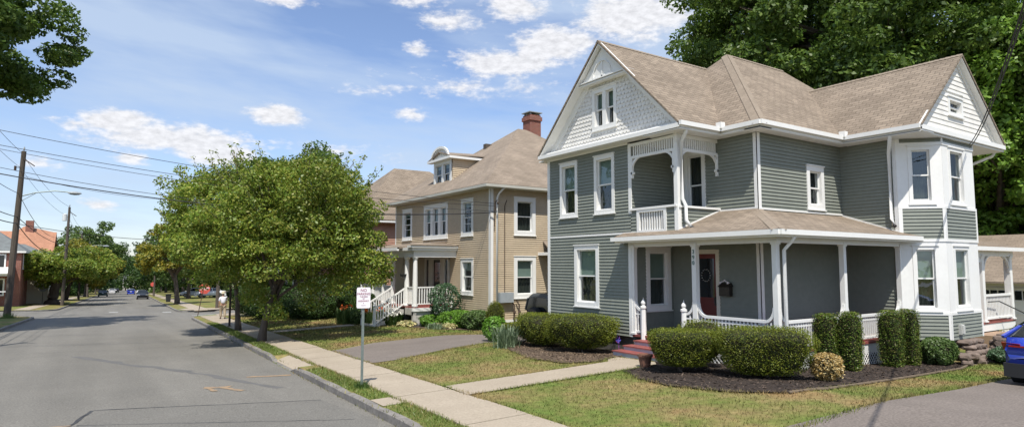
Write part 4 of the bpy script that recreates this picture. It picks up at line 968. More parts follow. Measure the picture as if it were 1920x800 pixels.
# ------------------------------------------------------------------ tan house next door
XT, YT, YT2, XT2, GT = 15.3, 24.73, 35.75, 26.4, -.55
th = thing('tan_house', 'two-storey tan clapboard house with brown hip roof, dormer and brick chimney', 'house', (XT, 30, GT))
fT, fTs = FX(XT), FY(YT); hT, hTs = [], []
window(th, fT, 26.30, 27.49, 3.94, 5.76, .16, .15, hT, bars=(.3, .75)); window(th, fT, 33.34, 34.68, 3.96, 5.76, .18, .15, hT, bars=(.3, .75))
window(th, fT, 28.94, 31.77, 3.91, 5.76, .20, .5, hT, units=3, mull=.28); window(th, fT, 26.27, 27.51, 1.07, 2.82, .16, .3, hT)
window(th, fTs, 16.59, 17.85, 3.93, 5.74, .19, .05, hTs); window(th, fTs, 16.59, 17.86, .95, 2.92, .19, .5, hTs)
window(th, fTs, 21.5, 22.7, 3.93, 5.74, .19, .3, hTs)
b = B(); clap(b, fT, YT, YT2, -.02, 6.2, hT + [(28.7, 31.6, .5, 2.96)]); clap(b, fTs, XT, XT2, -.02, 6.2, hTs); b.build('clapboard_wall', siding_t, th)
b = B(); b.box(XT + .03, XT2, YT2 - .03, YT2, -.1, 6.2); b.box(XT2 - .03, XT2, YT + .03, YT2 - .03, -.1, 6.2); b.build('rear_wall', siding_t, th)
b = B(); b.box(XT + .05, XT + .3, YT + .05, YT2, -1.4, -.02); b.box(XT + .3, XT2, YT + .05, YT + .3, -1.4, -.02); b.build('foundation', foundw, th)
b = B(); fT.box(b, YT - .03, YT + .13, 0, .03, -.02, 6.2); fTs.box(b, XT - .03, XT + .13, 0, .031, -.02, 6.2); fT.box(b, YT2 - .12, YT2, 0, .03, -.02, 6.2); fTs.box(b, XT + .13, XT2, 0, .04, -.18, -.03); b.build('corner_board', white, th)
pipe(th, [(15.75, 24.2, 6.12), (15.65, 24.55, 5.85), (15.60, 24.64, 5.65), (15.60, 24.64, -.1)], .05)
TP = (20.6, 30.24, 10.55); ex0, ex1, ey0, ey1, ez = 14.72, 27.0, 24.16, 36.32, 6.24
b = B(); TQ = (21.2, 30.24, 10.55)
b.slab([(ex0, ey0, ez), (ex1, ey0, ez), TQ, TP], .06); b.slab([(ex0, ey1, ez), (ex0, ey0, ez), TP], .06); b.slab([(ex1, ey1, ez), (ex0, ey1, ez), TP, TQ], .06); b.slab([(ex1, ey0, ez), (ex1, ey1, ez), TQ], .06)
b.build('roof', shingle_t, th)
b = B(); b.box(ex0 + .03, ex1, ey0 + .03, ey1, 6.08, 6.12); b.build('soffit', soffit_t, th)
b = B(); b.box(ex0 - .02, ex0 + .04, ey0, ey1, 6.09, 6.21); b.box(ex0, ex1, ey0 - .02, ey0 + .04, 6.091, 6.211); b.build('fascia', soffit_t, th)
b = B(); b.box(21.45, 22.25, 30.2, 30.95, 9.3, 11.55); b.box(21.39, 22.31, 30.14, 31.01, 11.2, 11.44); c = b.build('chimney', brick, th)
b = B(); b.box(21.38, 22.32, 30.13, 31.02, 11.68, 11.73); [b.box(x, x + .08, y, y + .08, 11.55, 11.68) for x in (21.5, 22.12) for y in (30.25, 30.82)]; b.build('chimney_cap', meterm, c)
b = B(); b.box(18.9, 19.35, 31.1, 31.4, 9.2, 9.62); b.build('roof_vent', pole_w, th)
# dormer with segmental pediment
dm = B(); xd, dy0, dy1, dz0, dz1 = 15.85, 29.55, 31.75, 6.75, 8.25; fD = FX(xd); hd = []
wd = window(th, fD, 29.62, 31.68, 6.78, 8.2, .17, .2, hd, units=2, mull=.2)
clap(dm, FY(dy0), xd, 18.3, 6.8, 8.22); dm.box(xd + .02, 18, dy1 - .03, dy1, 6.8, 8.22); do = dm.build('dormer', siding_t, th)
b = B(); b.slab([(xd - .28, dy0 - .25, 8.36), (18.3, dy0 - .25, 8.50), (18.6, 30.65, 8.86), (xd - .28, 30.65, 8.72)], .05); b.slab([(xd - .28, 30.65, 8.72), (18.6, 30.65, 8.86), (18.3, dy1 + .25, 8.50), (xd - .28, dy1 + .25, 8.36)], .05); b.build('dormer_roof', shingle_t, do)
b = B(); b.box(xd - .3, 18.1, dy0 - .26, dy0, 8.22, 8.34); b.box(xd - .3, xd - .0, dy0, dy1 + .26, 8.22, 8.34)
a_ = [(30.65 + 1.0 * math.cos(t), 8.34 + .62 * math.sin(t)) for t in lin(0, math.pi, 12)]
for p, q in zip(a_, a_[1:]): b.beam((xd - .2, *p), (xd - .2, *q), .12, .09, up=(1, 0, 0)); b.quad((xd - .12, p[0], 8.34), (xd - .12, q[0], 8.34), (xd - .12, *q), (xd - .12, *p))
b.build('dormer_pediment', white, do)
b = B(); b.beam((xd + .1, dy0 - .02, 6.82), (17.9, dy0 - .02, 8.42), .03, .06); b.build('flashing', white, do)
# porch at the left of its front
b = B(); b.box(13.0, XT, 28.06, 35.5, .42, .50); b.build('porch_floor', redpaint, th)
b = B(); b.box(13.02, XT, 28.08, 28.12, -.62, .42); b.box(12.96, 13.12, 28.02, 28.2, -.62, .42); b.box(12.96, 13.02, 28.06, 29.0, .1, .42); b.box(12.99, 13.02, 30.9, 35.5, -.62, .42); b.build('porch_skirt', foundw, th)
b = B(); b.box(12.9, XT, 27.98, 28.12, .28, .44); b.build('skirt_board', white, th)
for y in (28.16, 29.12, 30.85, 32.1, 33.6, 35.3):
    b = B(); b.lathe((13.1, y, .5), [(.15, 0), (.15, .08), (.12, .1), (.125, 1.0), (.10, 2.28), (.14, 2.32), (.16, 2.42)], 12); b.build('porch_post', white, th, smooth=False)
b = B(); b.box(12.95, XT, 28.0, 28.3, 2.9, 3.22); b.box(12.95, 13.25, 28.3, 35.5, 2.9, 3.22); b.box(12.8, XT, 27.86, 28.3, 3.22, 3.36); b.box(12.72, XT, 27.78, 28.3, 3.36, 3.46); b.box(12.8, 13.25, 28.3, 31, 3.22, 3.37); b.build('porch_beam', white, th)
b = B(); b.slab([(12.66, 27.74, 3.50), (XT, 27.74, 3.50), (XT, 29, 3.62), (13.2, 29, 3.62)], .04); b.slab([(12.5, 29, 3.40), (XT, 29, 3.75), (XT, 36.2, 3.75), (12.5, 36.2, 3.40)], .1); b.build('porch_roof', shingle_t, th)
b = B(); b.box(12.48, 12.6, 29, 36.2, 3.22, 3.38); b.build('gutter', white, th)
def rail2(p, q, zt, zb):
    b = B(); b.beam((*p, zt), (*q, zt), .08, .06); b.beam((*p, zb), (*q, zb), .05, .05); balusters(b, p, q, zb, zt, .135, .045); b.build('porch_railing', white, th)
rail2((13.2, 28.16), (15.25, 28.16), 1.42, .62); rail2((13.1, 28.3), (13.1, 29.0), 1.42, .62); rail2((13.1, 31), (13.1, 35.2), 1.42, .62)
for y in (29.18, 30.80):
    b = B(); b.beam((13.1, y, 1.4), (11.5, y, .42), .07, .07); b.beam((13.1, y, .66), (11.5, y, -.32), .05, .05)
    for i in range(1, 12): x = 13.1 - 1.6 * i / 12; dz = -.98 * i / 12; b.box(x - .022, x + .022, y - .022, y + .022, .66 + dz, 1.4 + dz)
    b.build('stair_railing', white, th)
    b = B(); b.lathe((11.45, y, -.55), [(.09, 0), (.08, 1.05), (.1, 1.08), (.05, 1.14), (.07, 1.2), (.02, 1.27)], 8); b.build('newel_post', white, th)
b = B()
for i in range(5): b.box(12.7 - .32 * i, 13.0, 29.22, 30.76, -.7, .32 - .18 * i)
b.build('porch_steps', foundw, th)
b = B(); fT.box(b, 29.75, 30.6, -.08, -.03, .5, 2.8); dd = b.build('front_door', MATS['dark_bronze'], th)
b = B(); b.quad(fT.P(29.85, -.025, 1.0), fT.P(30.5, -.025, 1.0), fT.P(30.5, -.025, 2.65), fT.P(29.85, -.025, 2.65)); b.build('door_pane', carglass, dd)
b = B()
for a in range(14): b.lathe(fT.P(30.18 + .10 * math.cos(a * .449), .02, 2.02 + .17 * math.sin(a * .449) - .1), [(0, 0), (.025, .03), (0, .06)], 5)
b.build('door_wreath', MATS['wreath_grey'], dd)
b = B()
for s, e in ((28.75, 28.9), (29.25, 29.75), (30.6, 31.1), (31.45, 31.6)): fT.box(b, s, e, -.06, .04, .5, 2.9)
fT.box(b, 28.75, 31.6, -.06, .041, 2.8, 2.96); fT.box(b, 28.9, 29.25, -.06, .03, .5, 1.1); fT.box(b, 31.1, 31.45, -.06, .03, .5, 1.1); b.build('door_surround', cream, dd)
b = B()
for s in (28.9, 31.1): b.quad(fT.P(s, -.03, 1.1), fT.P(s + .35, -.03, 1.1), fT.P(s + .35, -.03, 2.8), fT.P(s, -.03, 2.8))
b.build('sidelight', carglass, dd)
# side hood, meter
b = B(); b.slab([(18.0, 23.6, 3.12), (21, 23.6, 3.12), (21, YT, 3.7), (18.3, YT, 3.7)], .06); b.box(18.05, 21, 23.62, YT, 2.95, 3.06); b.build('side_hood', shingle_t, th)
b = B(); b.box(18.02, 21, 23.58, 23.62, 2.98, 3.12); b.box(18.0, 18.05, 23.6, YT, 2.98, 3.12); b.build('hood_fascia', white, th)
b = B(); fTs.box(b, 15.68, 16.42, .02, .26, .78, 1.24); mt = b.build('meter_box', meterm, th)
b = B()
for x in (16.5, 16.78): b.tube([(x, 24.55, -.6), (x, 24.55, .65), (x - .12, 24.6, .85)], .035, 6); b.lathe((x, 24.52, .25), [(.05, 0), (.07, .05), (.05, .12)], 8)
b.tube([(16.05, 24.68, 1.24), (16.05, 24.68, 5.3), (16.05, 24.5, 5.55)], .022, 6); b.build('meter_pipe', woodbrown, mt)
# second house beyond, rose-brown under the same kind of roof
h3 = thing('rose_house', 'rose-brown house with brown hip roof half hidden behind the street trees', 'house', (16, 49, -1.1))
f3, f3s = FX(16.0), FY(43.6); hh, hk = [], []
window(h3, f3, 45, 46.2, 3.7, 5.4, .15, .3, hh); window(h3, f3s, 22, 23.2, 3.7, 5.4, .15, .3, hk); window(h3, f3, 49, 50.2, 3.7, 5.4, .15, .3, hh); window(h3, f3, 45, 46.2, .7, 2.4, .15, .3, hh)
b = B(); clap(b, f3, 43.6, 54.2, -.8, 5.7, hh, e=.13); clap(b, f3s, 16, 29, -.8, 5.7, hk, e=.13); b.box(16.1, 29, 54.1, 54.2, -.8, 5.7); b.box(28.9, 29, 43.7, 54.1, -.8, 5.7); b.build('clapboard_wall', pinkwall, h3)
b = B(); f3.box(b, 43.57, 43.75, 0, .03, -.8, 5.7); f3s.box(b, 15.97, 16.15, 0, .031, -.8, 5.7); b.box(15.4, 29.4, 43.0, 43.06, 5.62, 5.8); b.box(15.4, 15.46, 43.06, 54.8, 5.62, 5.8); b.build('trim', white, h3)
b = B(); P1, P2 = (20.7, 48.9, 10.6), (24.0, 48.9, 10.6); a = [(15.4, 43, 5.8), (29.6, 43, 5.8), (29.6, 54.8, 5.8), (15.4, 54.8, 5.8)]
b.slab([a[0], a[1], P2, P1], .06); b.slab([a[3], a[0], P1], .06); b.slab([a[2], a[3], P1, P2], .06); b.slab([a[1], a[2], P2], .06)
b.slab([(13.6, 46, 5.8), (20, 46, 5.8), (20, 48.9, 8.6), (13.6, 48.9, 8.6)], .06); b.slab([(13.6, 48.9, 8.6), (20, 48.9, 8.6), (20, 51.8, 5.8), (13.6, 51.8, 5.8)], .06); b.build('roof', shingle, h3)
b = B(); b.box(15.42, 29.5, 43.05, 54.7, 5.55, 5.6); b.box(14.0, 16, 46.3, 51.5, -.9, 5.7); b.quad((14.0, 46.3, 5.7), (14.0, 51.5, 5.7), (14.0, 48.9, 8.3)); b.build('front_wing', pinkwall, h3)
b = B(); b.box(12.4, 14.0, 45.5, 52.5, -.2, -.1); balusters(b, (12.45, 45.6), (12.45, 52.4), -.1, .8, .25, .05); b.box(12.4, 12.5, 45.6, 52.4, .8, .88); [b.box(12.4, 12.55, y, y + .15, -.1, 2.3) for y in (45.6, 47.8, 50, 52.3)]; b.build('porch_railing', white, h3)
# garage behind the side porch
ga = thing('garage', 'white garage with brown roof and a row of small window lights behind the side porch', 'garage', (34, 10, -.6))
b = B(); b.box(34, 41, 4, 15, -.8, 1.8); b.build('wall', white, ga)
b = B(); b.slab([(33.4, 3.5, 1.78), (33.4, 15.5, 1.78), (37.5, 15.5, 4.0), (37.5, 3.5, 4.0)], .08); b.slab([(37.5, 3.5, 4.0), (37.5, 15.5, 4.0), (41.6, 15.5, 1.78), (41.6, 3.5, 1.78)], .08); b.build('roof', shingle_t, ga)
for y in (8.2, 11.2):
    b = B(); b.box(33.94, 33.98, y - 1.3, y + 1.3, -.7, 1.5)
    for z in (-.2, .35, .9): b.box(33.92, 33.94, y - 1.28, y + 1.28, z, z + .03)
    d_ = b.build('garage_door', white, ga); b = B()
    for i in range(8): b.quad((33.92, y - 1.2 + .3 * i, .98), (33.92, y - .95 + .3 * i, .98), (33.92, y - .95 + .3 * i, 1.38), (33.92, y - 1.2 + .3 * i, 1.38))
    b.build('window_light', carglass, d_)
# houses across on the left
def simple_house(name, label, x0, x1, y0, y1, z0, ze, zr, wall, roofm, axis, wins, extra=None):
    t = thing(name, label, 'house', ((x0 + x1) / 2, (y0 + y1) / 2, z0))
    b = B(); b.box(x0, x1, y0, y1, z0 - 1, ze)
    xm, ym = (x0 + x1) / 2, (y0 + y1) / 2; r = B(); o = .4
    if axis == 'x':
        b.quad((x1, y0, ze), (x1, y1, ze), (x1, ym, zr - .1)); b.quad((x0, y0, ze), (x0, y1, ze), (x0, ym, zr - .1))
        r.slab([(x0 - o, y0 - o, ze - .2), (x1 + o, y0 - o, ze - .2), (x1 + o, ym, zr), (x0 - o, ym, zr)], .15); r.slab([(x0 - o, ym, zr), (x1 + o, ym, zr), (x1 + o, y1 + o, ze - .2), (x0 - o, y1 + o, ze - .2)], .15)
    elif axis == 'y':
        b.quad((x0, y0, ze), (x1, y0, ze), (xm, y0, zr - .1)); b.quad((x0, y1, ze), (x1, y1, ze), (xm, y1, zr - .1))
        r.slab([(x0 - o, y0 - o, ze - .2), (x0 - o, y1 + o, ze - .2), (xm, y1 + o, zr), (xm, y0 - o, zr)], .15); r.slab([(xm, y0 - o, zr), (xm, y1 + o, zr), (x1 + o, y1 + o, ze - .2), (x1 + o, y0 - o, ze - .2)], .15)
    else:
        P1, P2 = (xm - 1.5, ym, zr), (xm + 1.5, ym, zr); a = [(x0 - o, y0 - o, ze - .1), (x1 + o, y0 - o, ze - .1), (x1 + o, y1 + o, ze - .1), (x0 - o, y1 + o, ze - .1)]
        r.slab([a[0], a[1], P2, P1], .1); r.slab([a[3], a[0], P1], .1); r.slab([a[2], a[3], P1, P2], .1); r.slab([a[1], a[2], P2], .1)
    b.build('wall', wall, t); r.build('roof', roofm, t)
    b = B(); b.box(x0 - .42, x1 + .42, y0 - .45, y0 - .38, ze - .35, ze - .15); b.box(x1 + .38, x1 + .45, y0 - .38, y1 + .4, ze - .35, ze - .15); b.build('eave_board', white, t)
    for (f_, a0, a1, z0_, z1_) in wins:
        fr = Fr(x1, 0, 0, 1, 1, 0) if f_ == 'x' else FY(y0)
        b = B(); fr.box(b, a0, a1, 0, .08, z0_, z1_); q = b.build('window', white, t); b = B(); fr.box(b, a0 + .15, a1 - .15, .08, .085, z0_ + .15, z1_ - .15); b.build('pane', carglass, q)
    return t
hb = simple_house('brick_house', 'red brick house with grey hip roof and white porch behind the leaning pole', -17, -7.0, 93, 103, -1.4, 4.3, 7.2, brick, grey_roof, 'h', [('x', 95, 96.3, 2, 4), ('x', 99, 100.3, 2, 4), ('y', -9.6, -8.4, 2, 3.8), ('y', -14.5, -13.1, 2, 3.8), ('y', -9.6, -8.4, -1, 1)])
b = B(); b.box(-11.5, -7.6, 90.6, 93, 1.3, 1.6); b.slab([(-11.8, 90.3, 1.65), (-7.3, 90.3, 1.65), (-7.5, 93, 2.3), (-11.8, 93, 2.3)], .1); [b.box(x, x + .25, 90.6, 90.85, -1.6, 1.3) for x in (-11.4, -9.6, -7.9)]; b.box(-11.4, -7.8, 90.65, 90.72, -.5, -.4); b.build('porch', white, hb)
hb2 = simple_house('cream_house', 'cream sided house between brick house and green street tree', -14, -4.9, 106, 112, -1.8, 3.8, 5.4, mat('cream_wall', (.55, .52, .42), .8), grey_roof, 'h', [('y', -6.9, -5.8, 1.5, 3.2), ('x', 108, 109.4, 1.5, 3.2)])
ho = simple_house('orange_roof_house', 'house with steep orange-red roof and brick chimney beyond the street tree', -18, -5.6, 120, 134, -2, 4.2, 7.9, cream, orange_roof, 'x', [('x', 124, 126, 1.5, 3.5)])
b = B(); b.box(-9.2, -8.2, 125.5, 126.7, 7, 9.6); b.build('chimney', brick, ho)
b = B(); b.slab([(-14, 119, 3.9), (-8, 119, 3.9), (-8.9, 127, 8.7), (-9.5, 127, 8.7)], .2); b.slab([(-8, 119, 3.9), (-5.2, 119, 3.8), (-5.6, 127, 7.9), (-8.9, 127, 8.7)], .2); b.build('front_roof', orange_roof, ho)
for k, (u, v, s, c_) in enumerate([(210, -22, 9, cream), (150, 22, 9, cream), (95, 26, 10, foundw), (240, 20, 9, foundw), (395, 1, 5, foundw), (385, -7, 5, cream)]):
    x, y = W(u, v); z = -.027 * u
    lab = ['pale house far down the left side of the street', 'pale house behind the parked cars on the right', 'off-white house behind the trees across the side street', 'pale far house on the right side of the street', 'white building closing the far end of the street', 'grey-white building far down the street between the trees'][k]
    simple_house('far_house', lab, x - s / 2, x + s / 2, y - s / 2, y + s / 2, z, z + 6, z + 9, c_, grey_roof, 'hxhyhx'[k], [('y', x - s / 4, x - s / 4 + 1.2, z + 3.5, z + 5), ('y', x + s / 6, x + s / 6 + 1.2, z + 3.5, z + 5)])

# ------------------------------------------------------------------ foliage
def leafcloud(cent, rad, counts, size, seed, up=.35, out=.5, cc=None):
    """leaf quads scattered over the shells of small clumps; returns (N,4,3)"""
    r = np.random.default_rng(seed); C_ = np.repeat(cent, counts, 0); Rr = np.repeat(rad, counts, 0); n = len(C_)
    d = r.normal(size=(n, 3)); d /= np.linalg.norm(d, axis=1)[:, None]; q = r.uniform(.25, 1, n) ** .45
    P = C_ + d * Rr * q[:, None]
    nm = d * out + r.normal(size=(n, 3)) * .55; nm[:, 2] += up; nm /= np.linalg.norm(nm, axis=1)[:, None]
    t = np.cross(nm, r.normal(size=(n, 3))); t /= np.linalg.norm(t, axis=1)[:, None] + 1e-9; b = np.cross(nm, t)
    s = size * r.uniform(.6, 1.35, n)[:, None]
    co = np.stack([P - t * s, P + b * s * .55 - t * s * .1, P + t * s, P - b * s * .55 - t * s * .1], 1)
    return co
def tree(name, label, cat, x, y, h, cr, cz0, cz1, leafm, seed, trunk_r=.18, nclump=150, nleaf=130, size=.11, limbs=7, crx=None, cry=None, spikes=0, fork=.35, off=(0, 0), lean=0, group=None, z=None, lowcut=.0, clump_r=None, squash=.62):
    """cz0/cz1: heights of crown bottom and top above the base"""
    z0 = gz(x, y) if z is None else z; t = thing(name, label, cat, (x, y, z0), group, world=False); rs = random.Random(seed); r = np.random.default_rng(seed)
    crx = crx or cr; cry = cry or cr; cc = np.array([off[0], off[1], (cz0 + cz1) / 2]); hz = (cz1 - cz0) / 2
    # lumpy crown: directions with low-frequency radius variation
    ph = r.uniform(0, 6.28, 8)
    def lump(d): 
        a = np.arctan2(d[:, 1], d[:, 0]); e = d[:, 2]
        return 1 + .13 * np.sin(3 * a + ph[0] + 2 * e) + .10 * np.sin(5 * a + ph[1] - 3 * e) + .08 * np.sin(7 * e + ph[2] + a) + .06 * np.sin(11 * a + ph[3])
    d = r.normal(size=(nclump, 3)); d /= np.linalg.norm(d, axis=1)[:, None]; low = d[:, 2] < -.55; d[low, 2] *= .4; d /= np.linalg.norm(d, axis=1)[:, None]
    q = np.where(r.uniform(size=nclump) < .72, r.uniform(.78, 1.0, nclump), r.uniform(.3, .8, nclump)) * lump(d)
    cen = cc + d * q[:, None] * np.array([crx, cry, hz]); keep = cen[:, 2] > cz0 * .8; cen = cen[keep]
    cr_ = (clump_r or cr * .21); rad = np.stack([r.uniform(.7, 1.35, len(cen)) * cr_] * 3, 1); rad[:, 2] *= squash
    twigs = []
    if spikes:
        a = r.uniform(0, 6.28, spikes); e = r.uniform(.1, 1.2, spikes); dd = np.stack([np.cos(a) * np.cos(e), np.sin(a) * np.cos(e), np.sin(e)], 1)
        for k in range(spikes):
            base = cc + dd[k] * np.array([crx, cry, hz]) * .95; tip = base + (dd[k] + np.array([0, 0, .5])) * cr * r.uniform(.10, .27); twigs.append((base, tip))
            for s in (0, .33, .66, 1): cen = np.vstack([cen, base + (tip - base) * s]); rad = np.vstack([rad, np.full(3, cr_ * (.45 - .22 * s))])
    cnt = np.maximum(6, (nleaf * (rad[:, 0] / cr_) ** 2)).astype(int)
    co = leafcloud(cen, rad, cnt, size, seed + 1)
    numesh('crown', co, 4, leafm, t)
    # trunk and limbs
    b = B(); fz = cz0 + (cz1 - cz0) * fork * .5; top = (off[0] * .4 + lean, off[1] * .4, fz)
    n = 7; pts = [(top[0] * (k / n) ** 1.4 + rs.uniform(-.02, .02) * (k > 0), top[1] * (k / n) ** 1.4, fz * k / n - (.15 if k == 0 else 0)) for k in range(n + 1)]
    b.tube(pts, [trunk_r * (1.5 if k == 0 else 1.12 if k == 1 else 1 - .3 * k / n) for k in range(n + 1)], 10)
    tr = b.build('trunk', bark, t, smooth=True)
    b = B(); idx = list(range(len(cen))); rs.shuffle(idx)
    nl = 0
    for k in range(limbs):
        tgt = cen[idx[k % len(idx)]]; p0 = np.array(top) * np.array([1, 1, rs.uniform(.72, 1.0)]); mid = p0 + (tgt - p0) * .5 + np.array([rs.uniform(-.3, .3), rs.uniform(-.3, .3), (cz1 - cz0) * .08])
        b.tube([tuple(p0), tuple((p0 + mid) / 2 + np.array([0, 0, .1])), tuple(mid), tuple(tgt)], [trunk_r * .5, trunk_r * .36, trunk_r * .24, trunk_r * .07], 6)
        for j in range(4):
            tg = cen[idx[(limbs + k * 4 + j) % len(idx)]]
            if np.linalg.norm(tg - mid) < cr * 1.1: b.tube([tuple(mid), tuple((mid + tg) / 2 + np.array([0, 0, .1])), tuple(tg)], [trunk_r * .2, trunk_r * .12, trunk_r * .04], 5)
    for p_, q_ in twigs: b.tube([tuple(cc + (p_ - cc) * .8), tuple(p_), tuple(q_)], [.022, .014, .005], 4)
    b.build('limbs', bark, t, smooth=True)
    return t
#  street trees in front
tree('street_tree', 'round olive-green street tree nearest the camera, by the sidewalk', 'tree', 5.79, 26.91, 7.9, 3.9, 1.2, 7.5, lf_street, 21, .145, 540, 170, .062, 9, crx=3.75, cry=3.7, off=(1.25, .2), spikes=44, clump_r=.50)
tree('street_tree', 'olive-green street tree behind and left of the nearest one', 'tree', 6.20, 34.0, 9, 3.0, 2.2, 8.1, lf_street, 22, .125, 400, 150, .068, 8, crx=2.9, cry=3.0, off=(-.65, .5), spikes=40, clump_r=.50)
tree('yard_tree', 'dark green tree rising above the olive street trees', 'tree', 12.3, 46.5, 13, 4.4, 2.5, 11.8, lf_maple, 23, .25, 200, 180, .11, 8, clump_r=.8, spikes=10)
tree('street_tree', 'thin-crowned street tree on the far corner of the side street', 'tree', 8.51, 84.4, 10, 3.6, 2.6, 9.4, lf_yellow, 24, .28, 70, 130, .17, 8, crx=3.4, cry=3.4, off=(-1.0, 0), clump_r=.8, spikes=14)
# big shade trees behind the grey house
tree('maple_tree', 'huge dark maple towering behind the grey-green house', 'tree', 36.4, 20.2, 24, 9.5, 6, 25.5, lf_maple, 31, .55, 560, 330, .135, 14, crx=8.4, cry=8.6, clump_r=1.15, off=(.3, -.5), spikes=8)
tree('maple_tree', 'bright green maple at the right, behind the side gable', 'tree', 41.5, 13.8, 19, 7, 3, 20, lf_bright, 32, .4, 380, 260, .14, 10, crx=6.0, cry=6.2, clump_r=1.0)
tree('backyard_tree', 'light green leafy tree low at the right above the garage', 'tree', 43, 13, 8, 4, 1.5, 7.6, lf_bright, 33, .2, 110, 200, .15, 7, crx=4, cry=5, clump_r=.9)
tree('backyard_tree', 'blue-green small tree at the left of the huge maple', 'tree', 40.6, 31.8, 20, 2.6, 12.5, 21.6, lf_blue, 34, .3, 80, 170, .15, 8, clump_r=1.0)
tree('backyard_tree', 'dark tree filling in behind the house roof', 'tree', 47, 26, 20, 7, 3, 19, lf_dark, 35, .4, 130, 200, .3, 8, clump_r=1.7)
tree('backyard_tree', 'dark green hedge tree behind the right end of the house', 'tree', 47, 20, 13, 7, 1, 13, lf_dark, 36, .3, 130, 200, .26, 6, clump_r=1.4)
# branch reaching in at top left
tree('maple_tree', 'dark maple whose branches reach in at the upper left', 'tree', -11.6, 46, 23, 8.4, 11.6, 22.2, lf_maple, 41, .5, 380, 240, .15, 12, crx=9.9, cry=8, clump_r=1.0)
# left side trees
tree('street_tree', 'spreading green street tree beyond the left side street', 'tree', -4.19, 100.8, 10, 6.2, 2.2, 6.9, lf_street, 51, .7, 220, 200, .17, 9, crx=6.0, clump_r=1.0, off=(.9, 0))
tree('street_tree', 'yellowing street tree behind the spreading green one', 'tree', -3.5, 128, 13, 6, 2.6, 8.8, lf_yellow, 52, .4, 150, 190, .21, 8, crx=5.4, clump_r=1.3, off=(1.5, 0))
tree('street_tree', 'dark tree past the yellowing one on the left', 'tree', -1.0, 165, 14, 6, 2.5, 9.5, lf_dark, 53, .4, 90, 130, .34, 6, clump_r=1.5)
far = [(-9, 205, 7, 19, 0), (-12, 250, 8, 22, 1), (-9, 290, 8, 21, 0), (-16, 180, 7, 14, 1), (8.5, 112, 4.6, 11, 0), (9.5, 138, 5.2, 13, 1), (10, 168, 6, 15, 0), (9.5, 200, 6.5, 17, 1), (10, 240, 7, 19, 0), (11, 285, 8, 20, 1), (17, 120, 6, 12, 1), (20, 150, 7, 15, 0),
       (-26, 130, 7, 13, 0), (0, 365, 12, 24, 1), (16, 350, 11, 24, 0), (-20, 340, 11, 24, 0), (24, 190, 8, 17, 1), (14, 215, 7, 13, 0), (15, 262, 8, 15, 1), (-15, 222, 7, 13, 0), (-6, 410, 12, 22, 1), (5, 425, 12, 20, 0), (-28, 250, 9, 18, 1), (34, 240, 10, 20, 0), (-40, 300, 12, 20, 0), (45, 320, 12, 22, 1), (24, 310, 10, 17, 0), (-15, 300, 9, 17, 1), (34, 170, 8, 12, 1), (22, 92, 5, 9, 0), (30, 110, 6, 11, 1)]
sides = {0: lf_far, 1: lf_dark}
protos = []
for k, m_ in enumerate((lf_far, lf_dark)):
    pass
FL = ['leafy tree far along the left kerb, first of the far row', 'tall dark tree far along the left kerb', 'last big tree on the left before the street ends', 'dark tree set back on the left', 'small tree just past the side street on the right kerb', 'dark tree second past the side street on the right', 'green tree midway down the right kerb', 'dark tree farther down the right kerb', 'tall green tree far down the right kerb', 'last dark tree on the right before the street ends', 'dark tree behind the white parked cars', 'green tree behind the lot on the right',
      'green tree left of the orange-roofed house', 'big dark tree closing the far end of the street', 'green tree mass at the far right end of the street', 'green tree mass at the far left end of the street', 'dark tree set far back on the right', 'low-crowned green tree behind the right kerb row', 'low-crowned dark tree behind the right kerb row', 'low-crowned green tree behind the left kerb row', 'dark tree closing the vanishing point of the street', 'green tree just right of the vanishing point', 'dark tree far behind the left houses', 'green tree far behind the right-hand lot', 'green crown on the far left skyline', 'dark crown on the far right skyline', 'green crown between the two far right trees', 'dark crown left of the vanishing point', 'dark round tree beyond the lot', 'low green tree on the lawn across the side street', 'dark tree behind the lawn across the side street']
for k, (v, u, r_, h_, mi) in enumerate(far):
    x, y = W(u, v); n = 80 if u < 220 else 60
    tree('distant_tree', FL[k], 'tree', x, y, h_, r_, 2.2 if abs(v) < 10.6 and u < 300 else -.3 * h_, h_, sides[mi], 60 + k, .3, n, 110, .16 + u * .0009, 5, clump_r=r_ * .24, z=-.027 * u, group='trees far down the street')

